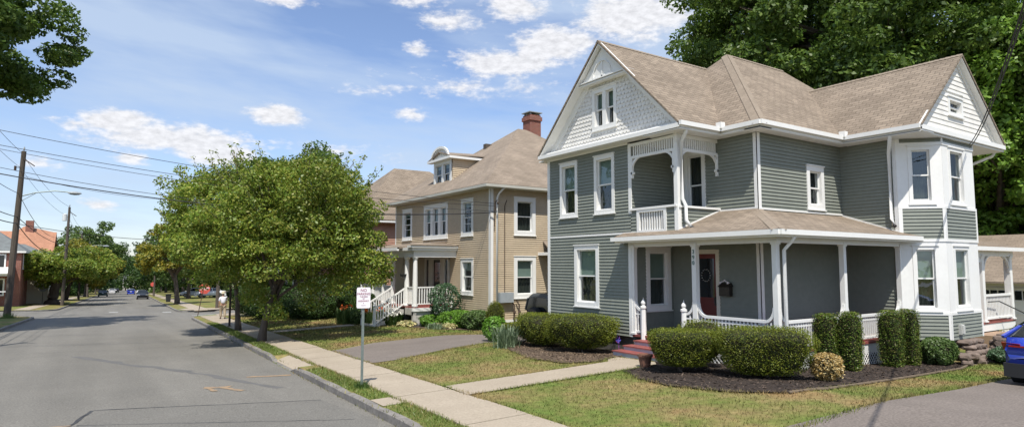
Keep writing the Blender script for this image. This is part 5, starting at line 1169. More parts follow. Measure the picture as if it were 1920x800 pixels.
def shrub(name, label, x, y, rx, ry, h, leafm, seed, n=6000, size=.02, sup=2.6, z0=.0, taper=.0, cat='shrub', core=True, rot=0, out=.5, up=.35, rough=.06, stem=None, group=None, bottom=-1.):
    """clipped shrub: leaves in a thin shell over a superellipsoid, solid core coloured dark for the shade inside"""
    g0 = gz(x, y); t = thing(name, label, cat, (x, y, g0), group, world=False); r = np.random.default_rng(seed)
    d = r.normal(size=(n, 3)); d /= np.linalg.norm(d, axis=1)[:, None]
    k = (np.abs(d) ** sup).sum(1) ** (-1 / sup); S = d * k[:, None]        # on unit superellipsoid
    a = np.arctan2(S[:, 1], S[:, 0]); ph = r.uniform(0, 6.28, 6)
    lm = 1 + rough * (np.sin(3 * a + ph[0] + 3 * S[:, 2]) + .8 * np.sin(6 * a + ph[1] - 4 * S[:, 2]) + .6 * np.sin(13 * a + ph[2] + 9 * S[:, 2]))
    tp = 1 - taper * (1 - S[:, 2]) / 2
    P = S * np.stack([lm * tp * rx, lm * tp * ry, np.full(n, h / 2)], 1) * r.uniform(.80 if leafm is lf_yew else .86, 1.04, n)[:, None]; P[:, 2] += h / 2 + z0
    if leafm in (lf_yew, lf_arb): out, up = .12, 1.1
    nm = S * out + r.normal(size=(n, 3)) * .5; nm[:, 2] += up; nm /= np.linalg.norm(nm, axis=1)[:, None]
    tt = np.cross(nm, r.normal(size=(n, 3))); tt /= np.linalg.norm(tt, axis=1)[:, None] + 1e-9; bb = np.cross(nm, tt); s = size * r.uniform(.6, 1.4, n)[:, None]
    co = np.stack([P - tt * s, P + bb * s * .55, P + tt * s, P - bb * s * .55], 1)
    if rot: c_, s_ = math.cos(rot), math.sin(rot); co = co @ np.array([[c_, s_, 0], [-s_, c_, 0], [0, 0, 1]])
    numesh('foliage', co, 4, leafm, t)
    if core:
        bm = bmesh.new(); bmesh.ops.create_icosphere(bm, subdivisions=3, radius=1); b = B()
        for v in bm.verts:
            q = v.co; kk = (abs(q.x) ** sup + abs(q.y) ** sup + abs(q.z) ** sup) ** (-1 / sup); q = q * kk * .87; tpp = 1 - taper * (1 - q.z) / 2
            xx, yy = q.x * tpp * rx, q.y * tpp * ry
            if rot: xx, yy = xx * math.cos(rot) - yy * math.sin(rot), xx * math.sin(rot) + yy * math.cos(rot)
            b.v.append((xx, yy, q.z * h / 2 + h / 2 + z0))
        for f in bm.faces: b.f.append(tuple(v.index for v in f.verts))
        bm.free(); b.build('dark_core', MATS['shrub_core'], t)  # solid blob, dark to stand for the shade behind the leaves
    if stem:
        b = B(); rs = random.Random(seed)
        for i in range(stem): b.tube([(rs.uniform(-.12, .12), rs.uniform(-.12, .12), -.05), (rs.uniform(-.3, .3) * rx, rs.uniform(-.3, .3) * ry, z0 + .25)], [.035, .02], 6)
        b.build('stems', bark, t)
    return t
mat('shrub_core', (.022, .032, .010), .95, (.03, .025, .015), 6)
CA = R_(-45)
shrub('clipped_yew', 'flat-topped clipped yew beside the clay pot and red steps', 11.35, 9.95, .82, .66, .80, lf_yew, 71, 28000, .016, 5, .16, .30, rot=CA, stem=5, rough=.03)
shrub('clipped_yew', 'small clipped yew peeping over the back of the flat-topped ones', 12.5, 10.35, .60, .5, 1.0, lf_yew, 72, 9000, .017, 3, .15, .2, rot=CA, stem=3)
shrub('clipped_yew', 'largest flat-topped clipped yew in the dark mulch bed', 12.15, 8.42, 1.05, .78, .96, lf_yew, 73, 36000, .016, 5, .12, .26, rot=CA, stem=6, rough=.03)
shrub('variegated_shrub', 'gold and cream variegated shrub in front of the largest yew', 12.92, 7.46, .33, .31, .56, lf_gold, 74, 3600, .024, 2.6, .03, .1, rough=.06)
GA = 'column arborvitae along the porch railing'
shrub('arborvitae', 'column evergreen just right of the largest yew, partly browned', 15.16, 8.72, .27, .27, 1.36, lf_arb, 75, 8500, .018, 7, .0, .1, group=GA, rough=.04)
shrub('arborvitae', 'bright green column evergreen in front of the middle porch post', 15.42, 8.28, .25, .25, 1.42, lf_arb, 76, 8500, .018, 7, .0, .12, group=GA, rough=.04)
shrub('arborvitae', 'column evergreen right of the white lattice', 17.55, 8.35, .29, .27, 1.46, lf_arb, 77, 9500, .018, 7, .0, .1, group=GA, rough=.04)
shrub('arborvitae', 'column evergreen against the left edge of the bay', 18.5, 8.35, .25, .25, 1.50, lf_arb, 78, 8000, .018, 7, .0, .1, group=GA, rough=.04)
shrub('holly_shrub', 'round loose shrub under the bay corner', 19.5, 8.05, .50, .42, .76, lf_shrub, 79, 6000, .028, 2.4, .0, .1, rough=.08)
shrub('juniper', 'low spreading blue-green shrub by the stone steps', 21.4, 7.0, .75, .5, .46, lf_blue, 80, 5000, .03, 2, .0, .0, rough=.1)
shrub('juniper', 'pale green bush beside the side porch landing', 24.8, 7.6, .55, .5, .9, lf_shrub, 81, 4000, .035, 2, .0, .0, rough=.1)
shrub('yew_hedge', 'big spreading clipped yew under the front window', 12.25, 14.6, 1.25, .95, 1.0, lf_yew, 82, 30000, .018, 2.8, .14, .30, rot=R_(-60), stem=6, rough=.05)
shrub('yew_hedge', 'clipped yew at the left front corner of the grey-green house', 12.3, 16.55, .9, .85, .98, lf_yew, 83, 18000, .019, 3, .10, .25, stem=4, rough=.04)
shrub('yew_hedge', 'low round-topped yew in front of the corner yew', 11.95, 17.7, .52, .5, .42, lf_yew, 84, 7000, .02, 2.6, .32, .25, stem=3, rough=.03)
shrub('yew_hedge', 'yew at the driveway edge behind the round-topped one', 13.0, 18.3, .6, .5, .95, lf_yew, 85, 8000, .02, 2.8, .1, .2, stem=3)
shrub('leafy_bush', 'bright green broad-leaved bush beside the driveway', 11.95, 19.0, .42, .42, .86, lf_lime, 86, 2600, .05, 2.2, .0, .2, rough=.12)
shrub('conical_spruce', 'small cone-shaped evergreen by the tan house corner', 15.1, 24.0, .42, .42, 1.35, lf_yew, 87, 9000, .02, 2, .0, -.0, rough=.02).scale = (1, 1, 1)
shrub('lime_shrub', 'lime green mounded shrub in front of the tan house', 14.6, 26.6, .95, .8, .85, lf_lime, 88, 8000, .04, 2.4, .0, .1, rough=.08)
shrub('lime_shrub', 'low lime green shrub beside the tan porch', 13.9, 27.6, .75, .6, .62, lf_lime, 89, 6000, .04, 2.4, .0, .1, rough=.08)
shrub('lime_shrub', 'green shrub between the lime mound and the cone evergreen', 14.9, 25.2, .7, .6, .9, lf_shrub, 90, 6000, .04, 2.4, .0, .1, rough=.1)
hy = shrub('hydrangea', 'tall loose hydrangea with pale blooms before the tan porch railing', 14.3, 27.3, .78, .7, 1.75, lf_blue, 91, 3600, .055, 2.2, .35, .2, rough=.16, core=False, stem=8)
for _ in range(14): numesh('bloom', leafcloud(np.array([[rng.uniform(-.6, .3), rng.uniform(-.6, .3), rng.uniform(.7, 2.0)]]), np.full((1, 3), .075), np.full(1, 26), .035, 5 + _), 4, whitefl, hy)
for i, (x, y, w_) in enumerate(((12.75, 28.3, .45), (13.75, 26.7, .3), (13.9, 26.1, .32))):
    shrub('hosta', ['cream-edged hosta below the white porch corner', 'small cream hosta by the low lime shrub', 'cream hosta at the foot of the lime mound'][i], x, y, w_, w_, .34, lf_hosta, 92 + i, 700, .07, 2, -.05, 0, rough=.1, up=.8, cat='plant')
def flowers(x, y, label, seed, n, m, hgt, sp=.35, leafm=None):
    t = thing('daylilies' if m is chalk else 'flower_clump', label, 'flowers', (x, y, gz(x, y)), world=False); r = np.random.default_rng(seed)
    k = 500; a = r.uniform(0, 6.28, k); rr = sp * np.sqrt(r.uniform(0, 1, k)); bx, by = rr * np.cos(a), rr * np.sin(a); h = hgt * r.uniform(.5, 1, k); a2 = r.uniform(0, 6.28, k); ln = h * .45
    co = np.zeros((k, 4, 3)); w_ = .014; ox, oy = np.cos(a2), np.sin(a2)
    co[:, 0] = np.stack([bx - oy * w_, by + ox * w_, np.zeros(k)], 1); co[:, 1] = np.stack([bx + oy * w_, by - ox * w_, np.zeros(k)], 1)
    co[:, 2] = np.stack([bx + ox * ln + oy * w_, by + oy * ln - ox * w_, h], 1); co[:, 3] = np.stack([bx + ox * ln - oy * w_, by + oy * ln + ox * w_, h], 1)
    numesh('leaves', co, 4, leafm or lf_shrub, t)
    c_ = np.stack([r.uniform(-sp, sp, n), r.uniform(-sp, sp, n), hgt * r.uniform(.8, 1.15, n)], 1); numesh('blossom', leafcloud(c_, np.full((n, 3), .05), np.full(n, 12), .05, seed, up=.6), 4, m, t); return t
flowers(11.2, 32.6, 'orange daylilies left of the parking sign post', 101, 15, chalk, .85, .42); flowers(11.9, 30.6, 'orange daylilies by the tan porch steps', 102, 16, chalk, .7, .4); flowers(12.3, 30.2, 'small orange flower clump nearest the steps', 103, 7, chalk, .75, .2)
flowers(12.45, 29.4, 'white flowering clump under the stair railing', 104, 24, whitefl, .6, .45, lf_dark)
flowers(12.9, 34.6, 'red flowers above the daylilies', 105, 8, redfl, 1.35, .3)
shrub('conical_spruce', 'narrow cone evergreen behind the orange daylilies', 12.4, 32.2, .42, .42, 1.55, lf_dark, 106, 4500, .035, 2, .0, -.0, rough=.05)
shrub('garden_shrub', 'dark shrub between the daylily clumps', 11.7, 31.9, .5, .5, .75, lf_shrub, 107, 4000, .035, 2.4, .0, .0)
for i, (x, y, rx, h) in enumerate(((11.5, 38.8, 2.0, 2.1), (13.2, 40.8, 2.2, 2.6), (9.9, 42.0, 1.8, 2.0), (10.3, 47.0, 2.2, 2.4))):
    shrub('dark_bush', ['wide dark bush under the street tree', 'tall dark bush beside the rose-brown house', 'dark bush behind the two street tree trunks', 'dark bush in front of the rose-brown house'][i], x, y, rx, rx, h, lf_dark, 110 + i, 12000, .06, 2.4, .0, .0, rough=.08)
lf_wisp = leaf_mat('leaves_wispy', (.13, .19, .10), (.18, .25, .14), (.26, .32, .2))
# long thin grass clump
def clump(x, y, h, label):
    t = thing('ornamental_grass', label, 'plant', (x, y, gz(x, y)), world=False); r = np.random.default_rng(9); k = 380; a = r.uniform(0, 6.28, k); bx, by = .16 * r.normal(size=k), .16 * r.normal(size=k)
    hh_ = h * r.uniform(.4, 1, k); ln = hh_ * r.uniform(.2, .9, k); ox, oy = np.cos(a), np.sin(a); w_ = .012; co = np.zeros((k, 4, 3))
    co[:, 0] = np.stack([bx - oy * w_, by + ox * w_, 0 * a], 1); co[:, 1] = np.stack([bx + oy * w_, by - ox * w_, 0 * a], 1)
    co[:, 2] = np.stack([bx + ox * ln + oy * w_ * .6, by + oy * ln - ox * w_ * .6, hh_], 1); co[:, 3] = np.stack([bx + ox * ln - oy * w_ * .6, by + oy * ln + ox * w_ * .6, hh_], 1)
    numesh('leaves', co, 4, lf_wisp, t)
clump(11.2, 17.15, .72, 'arching grey-green grass clump at the driveway edge')
clump(13.1, 26.0, .3, 'low grassy tuft at the edge of the tan house bed')
for x, y, s in ((5.07, 13.6, .16), (-5.2, 60.7, .5)):
    t = thing('weeds', 'weeds round the foot of the no-parking sign post' if s < .3 else 'tall weeds round the foot of the leaning utility pole', 'weeds', (x, y, gz(x, y) if s < .3 else -1.6), world=False)
    r = np.random.default_rng(3); k = 260; a = r.uniform(0, 6.28, k); hh_ = s * 1.3 * r.uniform(.3, 1, k); bx, by = s * .5 * r.normal(size=k), s * .5 * r.normal(size=k); ox, oy = np.cos(a) * hh_ * .4, np.sin(a) * hh_ * .4; co = np.zeros((k, 3, 3))
    co[:, 0] = np.stack([bx, by, 0 * a], 1); co[:, 1] = np.stack([bx + .015 + s * .03, by + .01, 0 * a], 1); co[:, 2] = np.stack([bx + ox, by + oy, hh_], 1); numesh('leaves', co, 3, lf_shrub, t)
# ------------------------------------------------------------------ poles, lamps and cables
def cable(name, label, p, q, sag, r=.012, extra=0, n=24):
    pts = []
    for i in range(n + 1):
        t = i / n; pts.append((p[0] + (q[0] - p[0]) * t, p[1] + (q[1] - p[1]) * t, p[2] + (q[2] - p[2]) * t - 4 * sag * t * (1 - t)))
    o = B().tube(pts, r, 5).build(name, wirem, smooth=True); return tag(o, label, 'cable', 'overhead cables')
def pole(label, base, top, r=.15, arm=None, lamp=0, tx=False, ins=True):
    t = thing('utility_pole', label, 'utility pole', base); b = B(); bx, tp = V(*base), V(*top)
    b.tube([bx - V(0, 0, .3), bx + (tp - bx) * .5, tp], [r * 1.15, r, r * .75], 10); b.build('shaft', pole_w, t)
    d = (tp - bx)
    if ins:
        b = B(); b.tube([tp, tp + V(0, 0, .16), tp + V(.02, 0, .34)], [.03, .07, .03], 8); b.build('insulator', meterm, t)
        p = bx + d * .955; b = B(); b.beam(p + V(0, -.1, 0), p + V(.75, -.3, -.55), .07, .07); b.tube([p + V(-.45, 0, -.6), p + V(-.45, 0, -.95)], .08, 8); b.tube([p + V(0, 0, -.7), p + V(-.5, 0, -.7)], .03, 6); b.build('bracket', woodbrown, t)
    if arm:
        b = B()
        for f_, w_ in arm: p = bx + d * f_; b.beam(p + V(-w_ / 2, -.12, 0), p + V(w_ / 2, -.12, 0), .1, .12)
        b.build('cross_arm', pole_w, t)
    if lamp:
        p = bx + d * lamp; b = B(); b.tube([p, p + V(1.0, -.1, .35), p + V(2.2, -.25, .55), p + V(3.1, -.3, .5)], .045, 6); b.tube([p + V(0, 0, -.45), p + V(1.0, -.1, .3)], .02, 5); a = b.build('lamp_arm', galv, t)
        q = p + V(3.5, -.33, .44); b = B(); b.lathe(q, [(.03, .14), (.16, .10), (.20, .02), (.20, -.02), (.12, -.12), (.02, -.15)][::-1], 10)
        for i, v in enumerate(b.v): b.v[i] = (q.x + (v[0] - q.x) * 2.3, v[1], v[2])
        b.build('lamp_head', meterm, a)
    if tx:
        p = bx + d * .9; b = B(); b.lathe(p + V(-.42, 0, -.5), [(.2, 0), (.24, .03), (.24, .8), (.2, .86), (.05, .9)], 10); b.build('transformer', MATS['transformer_grey'], t)
    return t
mat('transformer_grey', (.6, .62, .63), .5)
pole('dark leaning utility pole with a street-lamp arm, nearest on the left', (-5.3, 61.4, -1.75), (-4.85, 60.9, 11.3), .21, lamp=.73)
pole('utility pole with a pale transformer, second on the left', (*W(95, -6.6), -2.6), (*W(95, -6.4), 9.7), .17, tx=True)
pole('bare utility pole, third along the left kerb', (*W(128, -6.7), -3.4), (*W(128, -6.7), 7.8), .16, lamp=.78)
pole('utility pole with a cross arm, fourth along the left kerb', (*W(158, -6.8), -4.2), (*W(158, -6.8), 7.0), .16, arm=[(.93, 2.4)], lamp=.8)
pole('farthest utility poles on the left, with a cross arm', (*W(200, -6.8), -5.4), (*W(200, -6.8), 5.6), .16, arm=[(.93, 2.4), (.85, 2.2)])
pole('utility pole on the right kerb far down the street', (*W(150, 5.0), -4.0), (*W(150, 5.0), 6.6), .15, lamp=.85)
pole('utility pole outside the left edge carrying the house cables', (-5.8, 30.2, -.7), (-5.8, 30.2, 10.8), .17)
pole('utility pole behind the camera carrying the corner house drop', (-7.2, -4.1, .2), (-7.2, -4.1, 10), .17)
pole('utility pole hidden in the street tree crowns', (9.9, 64.8, -1.6), (9.9, 64.8, 9.5), .15)
M_ = (15.42, 24.52)
L = ['topmost cable crossing the sky towards the tan house', 'upper of the two close cables crossing to the tan house', 'lower of the two close cables crossing to the tan house', 'thin cable low over the leaning pole towards the tan house', 'thick lower cable crossing to the tan house corner']
for k, (z0, z1, sag, r) in enumerate(((8.0, 5.35, .42, .011), (7.42, 5.25, .50, .011), (7.30, 5.0, .52, .009), (6.7, 4.95, .85, .010), (6.42, 4.95, .82, .020))):
    cable('service_cable', L[k], (-5.8, 30.2, z0), (*M_, z1), sag, r)
cable('service_cable', 'faint cable rising between pole and street tree', (-4.9, 61.0, 9.4), (9.9, 64.8, 8.6), .6, .014)
cable('telephone_cable', 'cable dropping from the leaning pole to the street trees', (-5.1, 61.2, 5.7), (9.9, 64.8, 4.9), .5, .022)
p2_ = W(95, -6.5); p3_ = W(128, -6.7); p4_ = W(158, -6.8); p5_ = W(200, -6.8)
names = ['power', 'upper', 'middle', 'lower', 'lowest']
for k, (za, zb, s0, s1, r) in enumerate(((11.2, 9.8, .4, .6, .014), (10.0, 8.6, .35, .6, .012), (8.0, 6.5, .4, 1.7, .02), (6.2, 5.0, .35, .5, .03), (5.7, 4.5, .4, 1.3, .035))):
    cable('power_cable' if k < 2 else 'telephone_cable', '%s cable leaving the leaning pole towards the left edge' % names[k], (-5.0, 61, za), (-5.8, 30.2, za + .3), s0, r)
    cable('power_cable' if k < 2 else 'telephone_cable', '%s cable between the leaning pole and the second pole' % names[k], (-5.0, 61, za), (*p2_, zb), s1, r)
    cable('power_cable' if k < 2 else 'telephone_cable', '%s cable from the second pole on down the left kerb' % names[k], (*p2_, zb), (*p3_, zb - 1.1), .5, r)
    cable('power_cable' if k < 2 else 'telephone_cable', '%s cable from the third pole on down the left kerb' % names[k], (*p3_, zb - 1.1), (*p4_, zb - 2.), .5, r)
    if k % 2 == 0: cable('telephone_cable', '%s cable beyond the fourth pole on the left' % names[k], (*p4_, zb - 2), (*p5_, zb - 3.3), .5, r)
for k in range(2): cable('service_cable', ['upper strand of the cable slanting up from the side gable', 'lower strand of the cable slanting up from the side gable'][k], (22.0, 7.93, 6.15 - .1 * k), (-7.2, -4.1, 7.6 - .12 * k), 1.15, .012)
mb_ = B(); mb_.tube([(15.42, 24.6, 4.3), (15.42, 24.52, 5.4), (15.42, 24.35, 5.5)], .025, 6); mb_.lathe((15.42, 24.3, 5.3), [(.03, 0), (.06, .05), (.03, .12)], 6); mb_.build('service_mast', woodbrown, th)

# ------------------------------------------------------------------ signs
def signpost(name, label, x, y, z0, h, w_, hh, facing, octo=False, lean=(0, 0), back=False):
    t = thing(name, label, 'sign', (x, y, z0)); top = (x + lean[0], y + lean[1], z0 + h); b = B()
    b.beam((x, y, z0 - .1), top, .055, .035, up=(math.cos(facing), math.sin(facing), 0)); b.build('post', galv if not octo else woodbrown, t)
    n = V(math.cos(facing), math.sin(facing), 0); s = V(-n.y, n.x, 0); c = V(*top) + n * .04 - V(0, 0, hh / 2 - .02); b = B()
    if octo: pts = [(math.cos(R_(22.5 + 45 * i)) * hh / 2 * 1.082, math.sin(R_(22.5 + 45 * i)) * hh / 2 * 1.082) for i in range(8)]
    else:
        pts = []; rr = .035
        for cx__, cy__, a0 in ((w_ / 2 - rr, hh / 2 - rr, 0), (-w_ / 2 + rr, hh / 2 - rr, 90), (-w_ / 2 + rr, -hh / 2 + rr, 180), (w_ / 2 - rr, -hh / 2 + rr, 270)):
            pts += [(cx__ + rr * math.cos(R_(a0 + q)), cy__ + rr * math.sin(R_(a0 + q))) for q in (0, 30, 60, 90)]
    i = len(b.v); k = len(pts)
    for e in (0, .006): b.v += [tuple(c + s * p + V(0, 0, q) + n * e) for p, q in pts]
    b.f.append(tuple(range(k))[::-1]); b.f.append(tuple(range(k, 2 * k)))
    for j in range(k): b.f.append((j, (j + 1) % k, k + (j + 1) % k, k + j))
    return t, b, c, n, s
fc = math.atan2(-13.6, -5.07) + R_(6)
t, b, c, n, s = signpost('parking_sign', 'white no parking sign with maroon lettering on a green-grey steel post', 5.07, 13.6, gz(5.07, 13.6), 2.2, .30, .46, fc)
pl_ = b.build('panel', signwhite, t); rz = (math.pi / 2, 0, fc + math.pi / 2)
for s_, size, dz in (('NO', .088, .165), ('PARKING', .068, .085), ('THIS SIDE', .040, .025), ('OF', .034, -.02), ('HIGHWAY', .050, -.07), ('<', .04, -.12), ('\u2014\u2014', .05, -.165)):
    text(s_, size, c + n * .009 + V(0, 0, dz), rz, signink, 'lettering', pl_, .001)
b = B(); b.lathe((5.07, 13.6, gz(5.07, 13.6)), [(.0, 0), (0, 0)], 4)
fc2 = math.atan2(-1, -.1)
sx, sy = 6.62, 52.05
t, b, c, n, s = signpost('stop_sign', 'red octagonal stop sign on a leaning post at the side street corner', sx, sy, gz(sx, sy), 2.35, .75, .75, math.atan2(-52, -6.6), True, lean=(.42, .1))
pl_ = b.build('panel', signred, t)
text('STOP', .27, c + n * .012, (math.pi / 2, 0, math.atan2(-52, -6.6) + math.pi / 2), signwhite, 'lettering', pl_, .002)
sx, sy = -5.4, 104.5
t, b, c, n, s = signpost('stop_sign', 'grey back of an octagonal sign on the left corner lawn', sx, sy, -2.75, 2.7, .8, .95, math.atan2(-104, 5.4), True); b.build('panel', meterm, t)
t, b, c, n, s = signpost('stop_sign', 'tiny red octagonal sign far down the right kerb', *W(158, 5.0), -4.1, 2.9, .8, .9, math.atan2(-104, -9), True); b.build('panel', signred, t)
b = B(); x, y = 6.36, 37.42; b.box(x - .05, x + .05, y - .05, y + .05, gz(x, y) - .1, gz(x, y) + 2.25); b.box(x - .08, x + .08, y - .08, y + .08, gz(x, y), gz(x, y) + .05); tag(b.build('sign_post', woodbrown), 'plain dark brown post by the sidewalk behind the second street tree', 'post')
b = B(); x, y = 7.3, 41.0; b.tube([(x, y, gz(x, y) - .1), (x, y, gz(x, y) + 2.2)], .035, 6); tag(b.build('sign_post', galv), 'thin grey post right of the walking person', 'post')
# flag on the lawn house
x, y = W(120, 9.5); t = thing('flag', 'small flag hanging from a pole above the white parked cars', 'flag', (x, y, -3.0)); b = B(); b.tube([(x, y, -3.0), (x, y, .9)], .03, 6); b.build('pole', galv, t)
b = B(); b.quad((x, y, .1), (x + .55, y, -.05), (x + .5, y + .05, .75), (x, y, .85)); b.build('cloth', flagm, t)
# terracotta pot, hanging baskets, bin
b = B(); px_, py_ = 11.22, 11.02; b.lathe((px_, py_, gz(px_, py_) + .02), [(.12, 0), (.165, .24), (.19, .25), (.19, .30), (.165, .30), (.15, .22)], 14); tag(b.build('flower_pot', terracotta, smooth=False), 'empty clay flower pot at the foot of the red steps', 'flower pot')
for k, (x, y, z) in enumerate(((12.9, 29.12, 2.0), (12.95, 32.1, 2.0), (12.95, 33.5, 2.1), (12.95, 30.9, 2.05))):
    t = thing('hanging_basket', ['black hanging basket by the right porch post of the tan house', 'black hanging basket farther left on the tan porch', 'leftmost black hanging basket of the tan porch', 'black hanging basket above the tan porch steps'][k], 'hanging basket', (x, y, z))
    b = B(); b.lathe((x, y, z - .12), [(.06, 0), (.14, .06), (.17, .16), (.17, .19)], 10); b.build('bowl', blackm, t); b = B(); [b.tube([(x + .16 * math.cos(a), y + .16 * math.sin(a), z + .05), (x, y, z + .6)], .006, 4) for a in (0, 2.1, 4.2)]; b.tube([(x, y, z + .6), (x, y, 2.95)], .006, 4); b.build('chain', blackm, t)
x, y = W(98, 5.0); t = thing('trash_bin', 'dark wheeled bin on the far corner verge under the thin tree', 'bin', (x, y, -2.5)); b = B(); b.hexa([(x - .25, y - .25, -2.45), (x + .25, y - .25, -2.45), (x + .25, y + .25, -2.45), (x - .25, y + .25, -2.45), (x - .32, y - .32, -1.5), (x + .32, y - .32, -1.5), (x + .32, y + .32, -1.5), (x - .32, y + .32, -1.5)]); b.build('body', plast, t); b = B(); b.box(x - .35, x + .35, y - .36, y + .34, -1.5, -1.43); b.build('lid', plast, t)
# small red, white and blue pinwheel left of the steps
x, y = 12.7, 13.5; b = B(); b.tube([(x, y, -.05), (x, y, .38)], .008, 5)
for i in range(6): a = i * math.pi / 3; b.quad((x - .02, y, .38), (x - .02, y + .12 * math.cos(a), .38 + .12 * math.sin(a)), (x - .04, y + .1 * math.cos(a + .7), .38 + .1 * math.sin(a + .7)))
tag(b.build('pinwheel', mat('pinwheel_foil', (.08, .10, .5), .4, (.5, .05, .08), 14, 2, .2)), 'red and blue garden pinwheel left of the red steps', 'pinwheel')

# ------------------------------------------------------------------ vehicles
def car(name, label, x, y, z, heading, body, L_=4.5, Wd=1.8, H=1.5, kind='suv', group=None, spare=False, cat='car', slope=0):
    """lofted body; +x is the front in local coordinates"""
    t = thing(name, label, cat, (x, y, z), group, world=False); t.rotation_euler = (0, slope, heading); hw = Wd / 2; h = H
    prof = {'suv': [(-.5, .42, .60, 0), (-.485, .26, .66, 0), (-.44, .20, .70, .93), (-.36, .18, .70, .99), (-.1, .17, .685, 1.0), (.10, .17, .665, .985), (.24, .17, .65, .0), (.32, .18, .63, 0), (.45, .22, .56, 0), (.49, .30, .46, 0), (.5, .36, .42, 0)],
            'cross': [(-.5, .42, .60, 0), (-.487, .26, .67, 0), (-.465, .20, .71, 0), (-.37, .18, .71, .87), (-.24, .18, .70, .98), (-.06, .17, .69, 1.0), (.10, .17, .67, .985), (.24, .17, .65, .0), (.32, .18, .63, 0), (.45, .22, .56, 0), (.49, .30, .46, 0), (.5, .36, .42, 0)],
            'sedan': [(-.5, .38, .56, 0), (-.49, .25, .64, 0), (-.36, .19, .67, 0), (-.22, .18, .67, .96), (-.05, .17, .66, 1.0), (.10, .17, .65, .97), (.25, .17, .62, 0), (.32, .18, .60, 0), (.45, .22, .52, 0), (.49, .30, .42, 0), (.5, .36, .38, 0)]}[kind]
    if spare: prof = [(-.5, .30, .62, 0), (-.495, .26, .63, .90), (-.46, .24, .63, .98), (-.3, .24, .63, 1.0), (-.1, .24, .63, 1.0), (.12, .24, .63, .97), (.2, .24, .62, 0), (.28, .25, .60, 0), (.45, .26, .57, 0), (.49, .30, .5, 0), (.5, .36, .44, 0)]
    b = B(); rings = []
    for fx, lo, be, ro in prof:
        w_ = hw * (1 - .16 * (abs(fx) * 2) ** 5); X_ = fx * L_; r_ = []
        for (yy, zz) in ((-.90, lo + .0), (-1.0, lo + .12), (-1.0, (lo + be) / 2 + .05), (-.96, be), (-.5, be + .012), (0, be + .018), (.5, be + .012), (.96, be), (1.0, (lo + be) / 2 + .05), (1.0, lo + .12), (.90, lo)): r_.append(len(b.v)); b.v.append((X_, yy * w_, min(zz, be + .02) * h))
        rings.append(r_)
    for a, c_ in zip(rings, rings[1:]):
        for i in range(len(a)): j = (i + 1) % len(a); b.f.append((a[i], a[j], c_[j], c_[i]))
    b.f.append(tuple(rings[0])); b.f.append(tuple(rings[-1][::-1])); o = b.build('body', body, t, smooth=True)
    # greenhouse (glass) and roof skin
    cab = [p for p in prof if p[3]]; i0 = prof.index(cab[0]); i1 = prof.index(cab[-1]); b = B(); rr = []
    st = [(prof[max(i0 - 1, 0)][0] if not spare else cab[0][0] - .004, prof[i0 - 1][2], prof[i0 - 1][2] + .01)] + [(p[0], p[2], p[3]) for p in cab] + [(prof[i1 + 1][0] + .02, prof[i1 + 1][2], prof[i1 + 1][2] + .01)]
    for fx, be, ro in st:
        ww = hw * (.94 - .20 * (ro - be) / .35); r_ = []
        for yy, zz in ((-.93 * hw, be - .02), (-ww, ro - .025), (-ww * .8, ro), (0, ro + .012), (ww * .8, ro), (ww, ro - .025), (.93 * hw, be - .02)): r_.append(len(b.v)); b.v.append((fx * L_, yy, zz * h))
        rr.append(r_)
    for a, c_ in zip(rr, rr[1:]):
        for i in range(len(a) - 1): b.f.append((a[i], a[i + 1], c_[i + 1], c_[i]))
    b.f.append(tuple(rr[0])); b.f.append(tuple(rr[-1][::-1])); b.build('glass', carglass, t)
    b = B(); rp = []
    for k, (fx, be, ro) in enumerate(st[1:-1]):
        ww = hw * (.94 - .20 * (ro - be) / .35) * 1.01; r_ = []
        for yy, zz in ((-ww, ro - .05), (-ww * .82, ro + .004), (0, ro + .018), (ww * .82, ro + .004), (ww, ro - .05)): r_.append(len(b.v)); b.v.append((fx * L_, yy, zz * h))
        rp.append(r_)
    for a, c_ in zip(rp, rp[1:]):
        for i in range(4): b.f.append((a[i], a[i + 1], c_[i + 1], c_[i]))
    for sgn in (-1, 1):   # pillars
        for (fx0, be, _), (fx1, _, ro) in ((st[0], st[1]), (st[-1], st[-2])): b.beam((fx0 * L_, sgn * .93 * hw, be * h), (fx1 * L_, sgn * hw * .74, (ro - .02) * h), .07, .06)
        m_i = len(cab) // 2; fx = cab[m_i][0]; b.beam((fx * L_, sgn * .945 * hw, cab[m_i][2] * h), (fx * L_, sgn * hw * .76, (cab[m_i][3] - .03) * h), .08, .05)
    b.build('roof', body, t, smooth=False)
    wr = .225 * h if not spare else .24 * h
